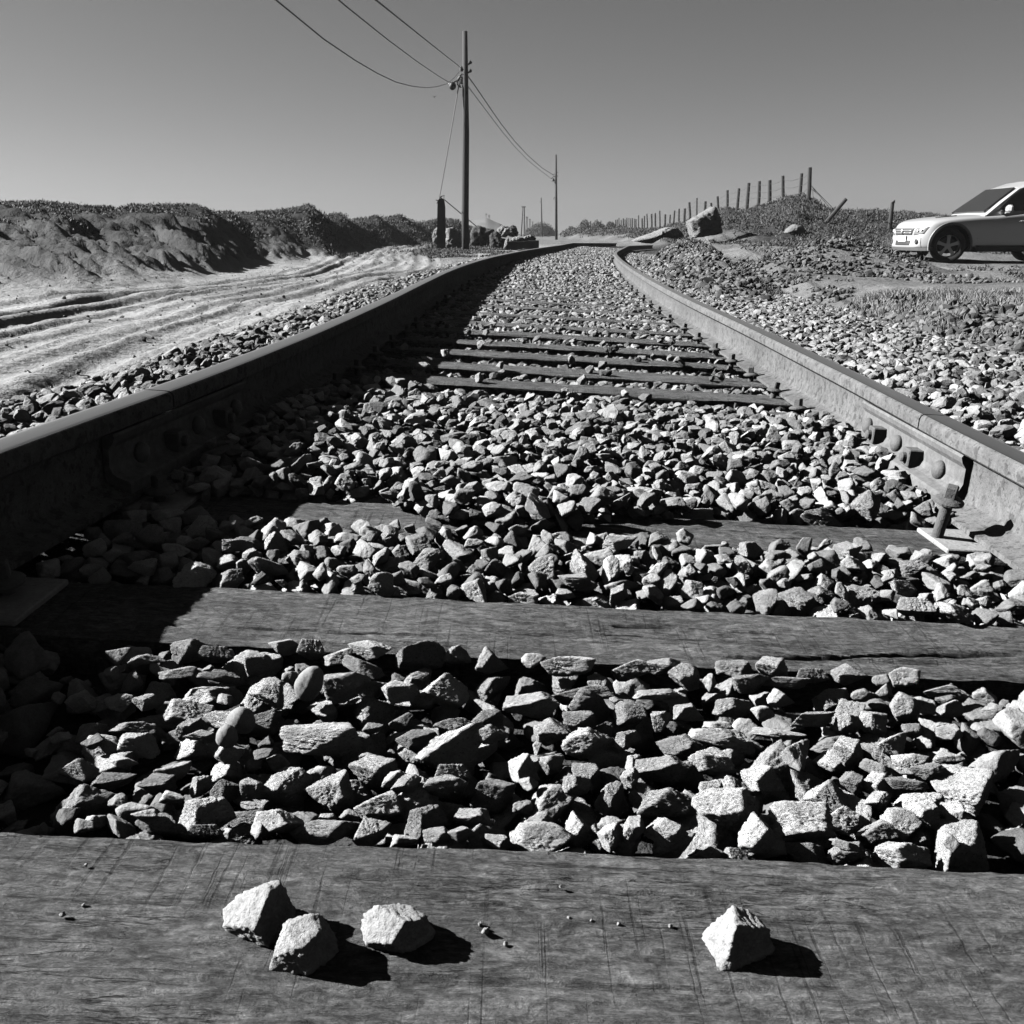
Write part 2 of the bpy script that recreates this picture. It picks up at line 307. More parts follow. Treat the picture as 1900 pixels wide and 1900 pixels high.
# image column -> knots (distance, image row or ('z', height))
Z = lambda d, z: (d, None, z)
Y = lambda d, y: (d, y, None)
cols = {
 -1400: [Z(2, -.33), Z(9, -.3), Z(14, .5), Z(20, 1.0), Z(60, .6), Z(3000, 0)],
 -250: [Z(2, -.33), Z(8.5, -.33), Z(11, .0), Z(15, .6), Z(20, 1.05), Z(26, .95), Z(60, .4), Z(3000, -.2)],
 112: [Z(2, -.33), Z(9.5, -.33), Z(12, -.22), Z(15, .12), Z(19, .78), Y(22, 371), Z(28, 1.0), Z(45, .3), Z(3000, -.4)],
 200: [Z(2, -.33), Z(11.5, -.33), Z(14, -.2), Z(17, .1), Z(20, .75), Y(23, 375), Z(30, .9), Z(45, .3), Z(3000, -.4)],
 270: [Z(2, -.33), Z(13, -.33), Z(16, -.15), Z(19, .3), Z(21.5, .9), Y(25, 377), Z(32, .9), Z(45, .3), Z(3000, -.4)],
 337: [Z(2, -.33), Z(15, -.33), Z(18, -.1), Z(22, .6), Y(26, 371), Z(33, .9), Z(45, .3), Z(3000, -.4)],
 378: [Z(2, -.33), Z(17, -.33), Z(20, 0), Z(24, .9), Y(27.5, 374), Z(34, .9), Z(45, .3), Z(3000, -.4)],
 403: [Z(2, -.33), Z(18, -.33), Z(21, 0), Z(25, .8), Y(28, 379), Z(34, .9), Z(45, .3), Z(3000, -.4)],
 430: [Z(2, -.33), Z(19.5, -.33), Z(22, -.05), Z(26, .6), Y(30, 390), Z(36, .6), Z(50, .2), Z(3000, -.4)],
 459: [Z(2, -.33), Z(21, -.33), Z(25, 0), Z(29, .5), Y(33, 400), Z(38, .8), Z(50, .2), Z(3000, -.4)],
 500: [Z(2, -.33), Z(23, -.33), Z(28, .1), Z(31, .7), Y(35, 391), Z(42, .8), Z(55, .2), Z(3000, -.4)],
 574: [Z(2, -.33), Z(28, -.33), Z(31, .1), Z(34, 1.0), Y(37, 388), Z(45, .8), Z(60, .2), Z(3000, -.4)],
 630: [Z(2, -.33), Z(34, -.28), Z(37, .2), Z(39, .9), Y(42, 396), Z(50, .7), Z(70, .2), Z(3000, -.4)],
 668: [Z(2, -.33), Z(38, -.25), Z(41, .3), Y(45, 402), Z(55, .7), Z(70, .2), Z(3000, -.4)],
 700: [Z(2, -.33), Z(41, -.22), Z(44, .4), Y(48, 398), Z(58, .7), Z(70, .2), Z(3000, -.4)],
 747: [Z(2, -.33), Z(25, -.25), Z(47, -.15), Z(50, .6), Y(54, 405), Z(65, .7), Z(90, .2), Z(3000, -.4)],
 805: [Z(2, -.33), Z(20, -.22), Z(34, -.12), Z(52, -.1), Z(56, .7), Y(60, 406), Z(70, .9), Z(90, .2), Z(3000, -.4)],
 850: [Z(2, -.33), Z(20, -.2), Z(34, -.12), Z(56, -.05), Z(60, .8), Y(64, 408), Z(75, .7), Z(120, .3), Z(300, .5), Y(350, 409), Z(400, 2), Z(3000, 0)],
 872: [Z(2, -.33), Z(20, -.2), Z(34, -.12), Z(62, 0), Y(68, 424), Z(90, .3), Z(250, .3), Y(350, 405), Z(400, 2), Z(3000, 0)],
 902: [Z(2, -.33), Z(20, -.18), Z(34, -.1), Z(70, 0), Z(120, .2), Z(250, .4), Y(350, 401), Z(400, 2), Z(3000, 0)],
 925: [Z(2, -.33), Z(20, -.18), Z(34, -.1), Z(70, 0), Z(120, .2), Z(250, .3), Y(350, 411), Z(400, 1), Z(3000, 0)],
 945: [Z(2, -.33), Z(20, -.18), Z(34, -.1), Z(70, 0), Z(120, .1), Z(250, .2), Y(350, 424), Z(400, .6), Z(3000, 0)],
 972: [Z(2, -.33), Z(20, -.18), Z(34, -.1), Z(70, .02), Z(120, .05), Z(350, .2), Z(3000, 0)],
 1037: [Z(2, -.33), Z(20, -.18), Z(34, -.12), Z(60, -.05), Z(100, -.02), Y(130, 438), Z(180, .2), Z(3000, 0)],
 1052: [Z(2, -.33), Z(20, -.18), Z(34, -.12), Z(60, -.08), Z(105, -.05), Y(128, 429), Z(180, .2), Z(3000, 0)],
 1077: [Z(2, -.33), Z(20, -.18), Z(34, -.12), Z(60, -.1), Z(98, -.1), Y(122, 424), Z(180, .2), Z(3000, 0)],
 1110: [Z(2, -.33), Z(20, -.18), Z(34, -.12), Z(60, -.1), Z(88, -.1), Y(116, 422), Z(180, .3), Z(3000, 0)],
 1150: [Z(2, -.33), Z(20, -.18), Z(34, -.15), Z(60, -.15), Z(76, -.1), Y(108, 420), Z(160, .4), Z(3000, 0)],
 1174: [Z(2, -.33), Z(20, -.2), Z(34, -.18), Z(50, -.18), Z(68, -.1), Y(100, 423), Z(150, .4), Z(3000, 0)],
 1212: [Z(2, -.33), Z(15, -.2), Z(30, -.15), Z(45, -.12), Z(60, .1), Y(85, 424), Z(150, .4), Z(3000, 0)],
 1250: [Z(2, -.33), Z(15, -.2), Z(26, -.05), Z(36, .1), Z(55, .5), Y(74, 416), Z(120, .6), Z(3000, 0)],
 1290: [Z(2, -.33), Z(15, -.2), Z(24, 0), Z(30, .2), Z(48, .9), Y(63, 405), Z(100, .8), Z(3000, 0)],
 1320: [Z(2, -.33), Z(15, -.22), Z(22, 0), Z(28, .25), Z(40, .8), Y(57, 396), Z(100, .8), Z(3000, 0)],
 1350: [Z(2, -.33), Z(14, -.25), Z(20, -.05), Z(27, .25), Z(36, .7), Y(52, 391), Z(90, .9), Z(3000, 0)],
 1386: [Z(2, -.33), Z(13, -.28), Z(18, -.1), Z(26, .3), Z(34, .75), Y(46.5, 386), Z(80, .9), Z(3000, 0)],
 1409: [Z(2, -.33), Z(13, -.28), Z(18, -.1), Z(25, .3), Z(32, .75), Y(43.5, 381), Z(80, .9), Z(3000, 0)],
 1428: [Z(2, -.33), Z(13, -.28), Z(18, -.08), Z(25, .3), Z(31, .8), Y(40, 373), Z(70, .9), Z(3000, 0)],
 1453: [Z(2, -.33), Z(13, -.28), Z(18, -.05), Z(25, .3), Z(30, .8), Y(38, 367), Z(70, .9), Z(3000, 0)],
 1480: [Z(2, -.33), Z(13, -.28), Z(18, -.02), Z(25, .3), Z(29, .8), Y(35.5, 371), Z(60, .9), Z(3000, 0)],
 1502: [Z(2, -.33), Z(13, -.28), Z(18, -.02), Z(25, .3), Z(29, .7), Y(34.8, 380), Z(60, .9), Z(3000, 0)],
 1540: [Z(2, -.33), Z(13, -.3), Z(18, -.05), Z(24, .25), Z(29, .7), Y(33, 394), Z(60, .8), Z(3000, 0)],
 1600: [Z(2, -.33), Z(12, -.32), Z(17, -.2), Z(21, -.05), Z(25, .22), Z(28, .7), Y(32, 393), Z(60, .8), Z(3000, 0)],
 1674: [Z(2, -.33), Z(12, -.3), Z(17, -.22), Z(22, -.1), Z(26, .22), Z(28, .8), Y(31, 394), Z(60, .8), Z(3000, 0)],
 1711: [Z(2, -.33), Z(12, -.3), Z(17, -.22), Z(22, -.14), Z(26, .2), Z(28, .7), Y(31, 398), Z(60, .8), Z(3000, 0)],
 1760: [Z(2, -.33), Z(12, -.28), Z(17, -.22), Z(23, -.16), Z(27, .2), Y(31, 404), Z(60, .8), Z(3000, 0)],
 1900: [Z(2, -.33), Z(12, -.26), Z(17, -.22), Z(23, -.18), Z(27, .1), Y(31, 402), Z(60, .8), Z(3000, 0)],
 2400: [Z(2, -.3), Z(12, -.25), Z(20, -.2), Z(27, .1), Z(31, .8), Z(60, .6), Z(3000, 0)],
}
LG = np.linspace(math.log(1.5), math.log(4000), 420)
ck = sorted(cols); az_k = []; tab = []
for k in ck:
    r0 = ray(k, 437); az_k.append(math.atan2(r0[0], r0[1]))
    ds = []; zs = []
    for d, y, z in cols[k]:
        ds.append(math.log(d)); zs.append(P(k, y, d)[2] if z is None else z)
    c = math.cos(az_k[-1])
    tab.append(np.interp(LG, [q - math.log(c) for q in ds], zs))
az_k = np.array([-math.pi] + az_k + [math.pi]); flat = np.interp(LG, [0, math.log(10), math.log(4000)], [-.33, -.3, 0]); tab = np.array([flat] + tab + [flat])
ker = np.exp(-np.linspace(-2, 2, 9) ** 2); ker /= ker.sum()
tab = np.array([np.convolve(np.pad(t, 4, mode='edge'), ker, 'valid') for t in tab])
def base_h(x, y):
    az = np.arctan2(x, y); lr = np.log(np.maximum(np.hypot(x, y), 1.51))
    i = np.clip(np.searchsorted(az_k, az) - 1, 0, len(az_k) - 2); t = (az - az_k[i]) / (az_k[i + 1] - az_k[i])
    t = t * t * (3 - 2 * t) * .5 + t * .5
    q = np.clip((lr - LG[0]) / (LG[1] - LG[0]), 0, len(LG) - 1.001); j = q.astype(int); s = q - j
    return (tab[i, j] * (1 - s) + tab[i, j + 1] * s) * (1 - t) + (tab[i + 1, j] * (1 - s) + tab[i + 1, j + 1] * s) * t

road = pchip([-30, 2, 4, 7, 11, 14, 18, 24, 30, 38, 45, 52, 60], [-3, -2.8, -3.0, -3.35, -3.5, -3.3, -3.0, -3.4, -4.2, -4.9, -5.1, -5.0, -4.2])
RUTS = [(-1.55, .05, .09), (-1.12, .085, .13), (-.66, .095, .14), (-.25, .03, .06), (.10, .06, .10), (.52, .05, .09), (.95, .07, .12), (1.38, .05, .09), (1.7, .02, .05)]
berm_c = pchip([3, 5, 7.4, 9.7, 12.5, 16, 20, 26], [1.75, 1.95, 2.15, 2.48, 2.75, 3.0, 3.5, 4.5])
berm_a = pchip([3, 5.5, 7.4, 9.7, 12.5, 16, 19, 23, 30], [0, 0, .06, .20, .34, .50, .3, .02, 0])
def track_w(x, y):
    lat = x - xc(y)
    return lat
def terrain(x, y, fine=True):
    x = np.asarray(x, float); y = np.asarray(y, float); r = np.hypot(x, y)
    g = base_h(x, y); lat = x - xc(y); az = np.arctan2(x, y)
    # dune modelling
    dune = sstep(-.1, .5, g) * sstep(8, 14, r)
    g = g + dune * (.55 * fbm(x / 4.0, y / 4.0, 3, 3) * sstep(0, 30, r) * .6 + (.20 * fbm(x / 1.1, y / 1.1, 4, 5)) + .08 * fbm(x / .35, y / .35, 3, 6)) * np.where(r > 140, 0, 1)
    # wind-cut ledges on the left slope
    led = sstep(-.32, -.1, base_h(x, y)) * (1 - sstep(.5, .9, g)) * (x < -3) * (r < 40)
    q = fbm(x / 1.6 + 3 * vnoise(x / 3, y / 3, 30), (y + .55 * x) / .42, 4, 9)
    g = g + led * .26 * np.abs(q) * 1.6
    # tyre ruts in the sandy track
    rx = x - road(y) - .10 * fbm(y / 2.2, y * 0 + 3.3, 2, 12)
    rd = np.zeros_like(g)
    on = (1 - sstep(1.9, 2.6, np.abs(rx))) * sstep(-3, 0, y) * (1 - sstep(56, 64, y))
    for k, (o_, dp, w_) in enumerate(RUTS):
        e = rx - o_ - .16 * fbm(y / 4.5, y * 0 + k * 7.1, 2, 20 + k) - (.012 * (y - 12) * (k - 3) * .4 if k in (3, 6, 8) else 0)
        m_ = .85 + .45 * fbm(y / 2.6, y * 0 + k * 3.7, 2, 60 + k)
        dp = dp * .5; rd = rd - dp * m_ * np.exp(-(e / w_) ** 4) + dp * .55 * m_ * np.exp(-((np.abs(e) - w_ * 1.55) / (w_ * .6)) ** 2)
    g = g + on * (rd + .014 * fbm(x / .5, y / 1.4, 3, 31) + .016 * fbm(rx / .10, y / 4, 3, 32) + .006 * fbm(x / .08, y / .1, 2, 34)) 
    flat = (1 - dune)
    g = g + flat * .05 * fbm(x / 1.4, y / 1.4, 4, 40) * sstep(1, 5, r) * np.where(r > 200, 0, 1)
    # right-hand side: swale, spoil berm and second heap
    g = g + np.interp(y, [3, 5.5, 8, 11, 14, 18], [0, -.10, -.30, -.30, -.14, 0]) * np.exp(-((x - berm_c(y) - .80) / .50) ** 2)
    hx, hy = 5.75, 16.3
    dd_ = np.sqrt(((x - hx) / 1.9) ** 2 + ((y - hy) / 1.6) ** 2 + 1e-6); g = g + .52 * np.clip(1 - dd_, 0, 1) ** 1.15
    g = g + .12 * fbm(x / 1.7, y / 1.7, 3, 44) * sstep(2.6, 3.6, x) * (1 - sstep(20, 26, y)) * sstep(4, 8, y) * (x < 8.3)
    # track bed
    T = zt(x, y)
    tl = T - .215 + .035 * sstep(.72, 1.0, np.abs(lat)) - .02
    wl = sstep(1.45, 2.25, -lat); wr = sstep(1.7, 2.8, lat)
    wr = np.where((y > 5.5) & (y < 15), np.maximum(wr, sstep(1.45, 1.95, lat) * sstep(5.5, 7, y) * (1 - sstep(13, 15, y))), wr); w = np.maximum(wl, wr); w = np.maximum(w, sstep(46, 56, y))
    bed = tl * (1 - w) + g * w
    bm = berm_a(y) * np.exp(-((x - berm_c(y)) / np.where(x < berm_c(y), .62, .34)) ** 2) * (y > 3) * (y < 30)
    # the ballast heap beside the right rail rises towards the spoil berm
    return np.where(w > .999, g, bed) + bm
def zone(x, y):   # returns tone of the ground and masks
    lat = x - xc(y); r = np.hypot(x, y); g = base_h(x, y)
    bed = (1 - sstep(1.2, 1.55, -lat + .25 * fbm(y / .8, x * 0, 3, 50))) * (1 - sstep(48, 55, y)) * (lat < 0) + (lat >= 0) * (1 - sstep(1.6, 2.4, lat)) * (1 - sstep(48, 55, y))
    n = fbm(x / 2.5, y / 2.5, 4, 70)
    veg_l = (x < -1) * sstep(.15, .75, g + .55 * n + .45 * sstep(22, 30, y)) * (r < 80) * (r > 9) * (y > 0)
    ridge = (x > 2) * (y > 20) * (r < 150) * sstep(.05, .45, g - .1 + .35 * n)
    return np.clip(bed, 0, 1), np.clip(veg_l, 0, 1), np.clip(ridge, 0, 1)

def build_ground():
    a = np.concatenate([np.arange(-180, -44, 3.0), np.arange(-44, -34, .5), np.arange(-34, 34, .115), np.arange(34, 44, .5), np.arange(44, 180.01, 3.0)])
    a = np.radians(a); rr = np.concatenate([np.exp(np.arange(math.log(.3), math.log(2.9), .03)), np.exp(np.arange(math.log(2.95), math.log(24), .0075)), np.exp(np.arange(math.log(24.2), math.log(70), .0135)), np.exp(np.linspace(math.log(72), math.log(6000), 110))])
    A, RR = np.meshgrid(a, rr); X = RR * np.sin(A); Yv = RR * np.cos(A); Zv = terrain(X, Yv)
    n, m = A.shape
    v = np.stack([X, Yv, Zv], -1).reshape(-1, 3)
    i, j = np.meshgrid(np.arange(n - 1), np.arange(m - 1), indexing='ij'); b = (i * m + j).ravel()
    q = np.stack([b, b + 1, b + m + 1, b + m], 1)
    bed, vl, rg = zone(X, Yv)
    sand = .27 + .10 * fbm(X / 3, Yv / 3, 3, 80)
    soil = .15 + .07 * fbm(X / 1.2, Yv / 1.2, 3, 81)
    right = sstep(2.0, 3.2, X - xc(Yv)) * (RR < 60) * (1 - sstep(34, 60, Yv))
    left_slope_shade = sstep(-.33, -.05, base_h(X, Yv)) * (X < -1) * (RR < 90)
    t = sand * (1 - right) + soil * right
    t = t * (1 - left_slope_shade * .72)  # shade of the backlit slope is put into the sand tone
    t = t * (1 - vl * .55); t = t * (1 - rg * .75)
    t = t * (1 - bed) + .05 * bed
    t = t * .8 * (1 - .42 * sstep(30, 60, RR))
    q = q[:, ::-1]
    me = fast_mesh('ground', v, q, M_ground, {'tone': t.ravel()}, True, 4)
    o = link('ground', me); tag(o, kind='structure')
    # disc under the camera
    mb = MB(); n_ = 96; an = np.linspace(0, 2 * math.pi, n_, endpoint=False); rim = np.stack([.305 * np.sin(an), .305 * np.cos(an)], 1); zz = terrain(rim[:, 0], rim[:, 1]) - .004
    mb.add(np.concatenate([np.c_[rim, zz], [[0, 0, zz.mean()]]]), [(k, (k + 1) % n_, n_) for k in range(n_)])
build_ground()

# ---------------------------------------------------------------- rocks
def ico(sub):
    t = (1 + 5 ** .5) / 2
    v = [(-1, t, 0), (1, t, 0), (-1, -t, 0), (1, -t, 0), (0, -1, t), (0, 1, t), (0, -1, -t), (0, 1, -t), (t, 0, -1), (t, 0, 1), (-t, 0, -1), (-t, 0, 1)]
    f = [(0, 11, 5), (0, 5, 1), (0, 1, 7), (0, 7, 10), (0, 10, 11), (1, 5, 9), (5, 11, 4), (11, 10, 2), (10, 7, 6), (7, 1, 8), (3, 9, 4), (3, 4, 2), (3, 2, 6), (3, 6, 8), (3, 8, 9), (4, 9, 5), (2, 4, 11), (6, 2, 10), (8, 6, 7), (9, 8, 1)]
    v = [np.array(p, float) / np.linalg.norm(p) for p in v]
    for _ in range(sub):
        c = {}; nf = []
        def mid(a, b):
            k = (min(a, b), max(a, b))
            if k not in c: p = v[a] + v[b]; v.append(p / np.linalg.norm(p)); c[k] = len(v) - 1
            return c[k]
        for a, b, d in f:
            ab, bd, da = mid(a, b), mid(b, d), mid(d, a); nf += [(a, ab, da), (b, bd, ab), (d, da, bd), (ab, bd, da)]
        f = nf
    return np.array(v), np.array(f)
ICO = {k: ico(k) for k in range(5)}
def n3(p, s):   # cheap 3-d noise from 2-d slices
    return (vnoise(p[:, 0] + 3.1 * p[:, 2], p[:, 1] - 1.7 * p[:, 2], s) + vnoise(p[:, 1] + 2.3 * p[:, 0], p[:, 2] + 5.1, s + 3) + vnoise(p[:, 2] - 1.9 * p[:, 1], p[:, 0] + 9.4, s + 5)) / 1.6
def rock_planes(r, n=10):
    N_ = []                       # spread the facet normals so that they do not bunch up
    while len(N_) < n:
        q = r.normal(size=3); q /= np.linalg.norm(q)
        if all(q @ p < .62 for p in N_) or r.random() < .06: N_.append(q)
    return np.array(N_), r.uniform(.5, .95, n)
def rock_shape(sub, seed, rough=.075, n=0):
    r = np.random.default_rng(seed); D, f = ICO[sub]; N_, h = rock_planes(r, int(r.integers(8, 13)))
    dots = D @ N_.T; q = np.where(dots > .05, h / np.maximum(dots, .05), 9.0)
    rad = q.min(1); rad = np.minimum(rad, 1.55)
    s2 = np.sort(q, 1); rad = rad - .03 * np.exp(-(s2[:, 1] - s2[:, 0]) / .04) * rad   # knock the arrises back a little
    if sub >= 2:
        rad = rad + rough * n3(D * 2.4 + seed, seed % 97) + rough * .6 * n3(D * 6 + seed, seed % 89)
    if sub >= 3:
        rid = np.abs(n3(D * 9 + seed, seed % 83)); rad = rad - rough * .9 * np.clip(.14 - rid, 0, 1) / .14 * .6 + rough * .5 * n3(D * 17 + seed, seed % 61)
    if sub >= 4: rad = rad + rough * .4 * n3(D * 34, seed % 71)
    v = D * rad[:, None]; lo, hi = v.min(0), v.max(0); v = (v - (lo + hi) / 2) / (hi - lo)      # unit bounding box
    return v, f
NP = 70
PROTO = {s: [rock_shape(s, 100 + k) for k in range(NP)] for s in (0, 1, 2, 3)}
PROTO[4] = [rock_shape(4, 100 + k) for k in range(NP)]
hero_me = [None] * NP
def hero_mesh(k):
    if hero_me[k] is None:
        v, f = PROTO[4][k]; hero_me[k] = fast_mesh('stone', v, f, M_hero, None, True)
    return hero_me[k]

def rotz(a): return np.array([[math.cos(a), -math.sin(a), 0], [math.sin(a), math.cos(a), 0], [0, 0, 1]])
def rot_rand(a, tx, ty):
    cx, sx, cy, sy = math.cos(tx), math.sin(tx), math.cos(ty), math.sin(ty)
    return rotz(a) @ np.array([[1, 0, 0], [0, cx, -sx], [0, sx, cx]]) @ np.array([[cy, 0, sy], [0, 1, 0], [-sy, 0, cy]])

# sleepers: (near edge, far edge) along the track
SLEEP = [(.487, .711), (1.097, 1.295), (1.60, 1.775), (2.90, 3.07), (3.24, 3.42), (3.62, 3.82), (4.06, 4.24), (4.46, 4.64), (4.93, 5.12), (5.42, 5.60), (6.05, 6.22), (6.7, 6.88), (7.3, 7.48), (8.0, 8.2), (8.75, 8.95), (9.5, 9.7), (10.2, 10.42), (11.0, 11.2), (11.8, 12.0), (12.6, 12.8)]
y_ = 13.4
while y_ < 34: SLEEP.append((y_, y_ + .22)); y_ += .78
SLEEP = [(-1.25, -1.03), (-.66, -.44), (-.09, .13)] + SLEEP
SLT = -.18      # sleeper top below the rail plane

def level(y):    # ballast surface relative to the rail plane
    return np.interp(y, [-2, .6, .72, .9, 1.08, 1.3, 1.45, 1.59, 1.8, 2.0, 2.5, 2.8, 2.95, 3.1, 3.6, 4.3, 5.1, 5.3, 5.8, 6.5, 9, 14, 40],
                        [-.19, -.19, -.175, -.168, -.165, -.178, -.168, -.172, -.155, -.14, -.135, -.15, -.18, -.185, -.208, -.222, -.205, -.198, -.204, -.204, -.200, -.15, -.13])

# ---- pile the near ballast stone by stone on a height map
GX0, GX1, GY0, GY1, GR = -2.2, 2.4, .30, 3.25, .006
nx, ny = int((GX1 - GX0) / GR), int((GY1 - GY0) / GR)
gx, gy = np.meshgrid(GX0 + (np.arange(nx) + .5) * GR, GY0 + (np.arange(ny) + .5) * GR, indexing='ij')
HM = terrain(gx, gy)
TZ = zt(gx, gy)
block = np.zeros_like(HM, bool)
latg = gx - xc(gy)
for a, b in SLEEP:
    m_ = (gy > a) & (gy < b) & (np.abs(latg) < 1.37); HM[m_] = np.maximum(HM[m_], TZ[m_] + SLT); block |= m_
railm = ((gx < xl(gy) + .04) & (gx > xl(gy) - .12)) | ((gx > xr(gy) - .04) & (gx < xr(gy) + .12))
HM[railm] = np.maximum(HM[railm], TZ[railm] - .165); 
railw = ((gx < xl(gy) - .01) & (gx > xl(gy) - .062)) | ((gx > xr(gy) + .01) & (gx < xr(gy) + .062))
HM[railw] = TZ[railw]
def place(cx, cy, dims, proto, rot, pct=80, dry=False, zfix=None):
    v = PROTO[2][proto][0] * dims @ rot.T
    ix = ((v[:, 0] + cx - GX0) / GR).astype(int); iy = ((v[:, 1] + cy - GY0) / GR).astype(int)
    if ix.min() < 0 or iy.min() < 0 or ix.max() >= nx or iy.max() >= ny: return None
    hv = HM[ix, iy]; low = v[:, 2] < 0
    z = np.percentile(hv[low] - v[low, 2], pct) if zfix is None else zfix
    if dry: return z, (hv.max() - hv.min())
    up = v[:, 2] > 0
    for ox in (0, 1):
        for oy in (0, 1):
            np.maximum.at(HM, (np.minimum(ix[up] + ox, nx - 1), np.minimum(iy[up] + oy, ny - 1)), v[up, 2] + z)
    return z
near = []     # (x, y, z, dims, proto, rot, tone)
def rand_stone(size, flat_=1.0):
    w = size * rng.uniform(.85, 1.35); d = size * rng.uniform(.65, 1.05); h = size * rng.uniform(.42, .8) * flat_
    return np.array([w, d, h]), int(rng.integers(NP)), rot_rand(rng.uniform(0, 6.28), rng.normal(0, .35), rng.normal(0, .35))
def fill(mask, lev, size_rng, tries, cap, over=.012, cand=5):
    idx = np.argwhere(mask); n = 0; miss = 0
    while n < cap and miss < tries:
        best = None; s = rng.uniform(*size_rng); s = s if rng.random() > .12 else s * 1.35
        dims, pr, rt = rand_stone(s)
        for _ in range(cand):
            i, j = idx[rng.integers(len(idx))]
            if HM[i, j] > lev[i, j] - .004: continue
            x, y = gx[i, j], gy[i, j]
            r_ = place(x, y, dims, pr, rt, dry=True)
            if r_ is None: continue
            top = r_[0] + .3 * dims[2] - lev[i, j]
            if top < over and (best is None or top < best[0]): best = (top, x, y)
        if best is None: miss += 1; continue
        x, y = best[1:]; z = place(x, y, dims, pr, rt)
        near.append([x, y, z, dims, pr, rt, rng.uniform(.4, 1.4), 'fill']); n += 1
    return n
LEV = TZ + level(gy)
outer = np.abs(latg) > .98
LEV = np.where(outer & (latg < 0), TZ - .13 - .16 * sstep(1.3, 2.0, -latg), LEV)
LEV = np.where(outer & (latg > 0), TZ - .11 - .05 * sstep(1.3, 2.2, latg), LEV)
LEV = LEV + .012 * fbm(gx / .15, gy / .15, 2, 90)
ins = (np.abs(latg) < .80) & ~block
gap1 = ins & (gy > .72) & (gy < 1.09)
# bottom layer everywhere
fill(gap1, LEV - .028, (.035, .06), 60, 260)
# the stones one can pick out in the photograph between the two nearest sleepers, measured as boxes
S4 = [(265,370,110,75),(390,385,150,50),(555,350,140,110),(680,360,145,95),(850,390,130,120),(965,330,150,80),(1080,330,110,110),(1180,375,120,80),(1310,345,180,80),(1525,345,210,150),(1680,350,110,90),(1815,385,130,120),(1210,470,200,130),(1280,410,190,90),(880,490,150,120),(985,450,75,90),(690,445,180,70),(510,430,160,60),(380,515,120,70),(545,540,220,120),(700,570,190,110),(560,610,130,110),(320,590,200,80),(185,655,170,130),(345,675,170,110),(615,665,160,60),(1105,630,330,160),(1440,490,160,110),(1620,490,200,170),(1790,590,140,110),(1500,640,180,90),(1320,610,90,50),(1665,645,180,90),(1810,680,150,90),(1330,750,210,130),(1655,750,150,110),(1430,800,140,90),(950,800,230,180),(1140,820,210,180),(720,720,120,110),(820,715,70,80),(920,710,90,90),(480,750,150,90),(280,740,110,55),(80,740,170,120),(230,790,180,80),(420,800,150,90),(600,800,100,90),(700,820,110,100),(820,815,120,110),(1820,830,190,180),(1340,890,200,170),(1460,860,130,90),(1620,850,190,110),(340,905,190,120),(480,860,110,60),(250,875,80,75),(160,945,90,80),(620,910,240,170),(880,950,150,120),(1030,940,120,90),(1130,935,80,40),(1220,930,90,60),(1540,970,180,150),(1740,960,150,100),(230,1005,140,110),(70,1020,100,80),(420,985,200,110),(330,1045,120,60),(595,1035,150,90),(700,1020,60,60),(915,1030,190,130),(1110,1025,290,140),(1300,1040,150,140),(1440,1080,120,60),(1580,1080,120,70),(1690,1080,130,80)]
S5 = [(90,390,100,60),(230,410,220,110),(490,430,160,110),(630,415,150,70),(710,450,130,120),(925,430,160,100),(1065,410,140,100),(1240,450,140,80),(1400,445,140,85),(1620,455,110,110),(1530,480,90,80),(290,520,260,100),(80,540,230,120),(600,520,200,60),(730,570,130,80),(820,480,60,80),(990,480,160,80),(1140,480,190,60),(1120,535,120,80),(920,555,170,100),(1040,580,100,80),(1460,530,120,60),(1640,560,140,130),(1540,520,90,60),(1780,520,150,60),(1820,575,110,90),(170,620,160,110),(280,590,140,80),(320,650,240,140),(490,570,130,120),(480,650,120,80),(620,595,90,90),(700,670,190,110),(870,650,270,140),(1110,650,230,60),(1250,600,200,80),(1400,610,130,100),(1500,620,120,110),(1590,680,130,90),(1660,640,100,80),(1820,650,110,70),(50,740,130,200),(165,720,110,100),(310,770,120,120),(510,730,80,100),(620,760,230,130),(830,740,190,130),(1050,800,190,150),(1180,760,110,130),(1320,850,180,180),(1400,700,130,120),(1540,760,160,90),(1660,760,150,100),(1820,730,120,70),(1740,800,170,70),(1420,820,110,100),(270,850,130,110),(410,860,130,150),(490,830,80,100),(660,900,280,150),(840,830,110,110),(890,930,280,220),(1210,980,280,200),(1390,940,240,160),(1525,880,120,90),(1640,850,180,60),(1830,950,100,220),(120,960,120,100),(290,980,160,160),(470,1010,150,170),(600,1000,100,80),(680,1050,180,150),(1060,1060,200,120),(1520,1010,170,140),(1630,970,160,150),(1720,960,120,130)]
S7 = [(225,75,250,170),(50,95,110,80),(500,90,100,130),(590,70,100,180),(720,80,180,140),(930,160,150,80),(1000,110,110,70),(1130,130,200,180),(1290,110,190,130),(1430,80,160,110),(1480,205,110,60),(1700,160,240,180),(1870,150,80,180)]
boxes = [(100 + a * .4474, 1050 + b * .4474, w * .4474, h * .4474) for a, b, w, h in S4] + [(950 + a * .4474, 1050 + b * .4474, w * .4474, h * .4474) for a, b, w, h in S5] + [(900 + a * .4737, 1500 + b * .4737, w * .4737, h * .4737) for a, b, w, h in S7]
boxes.sort(key=lambda b: b[1])
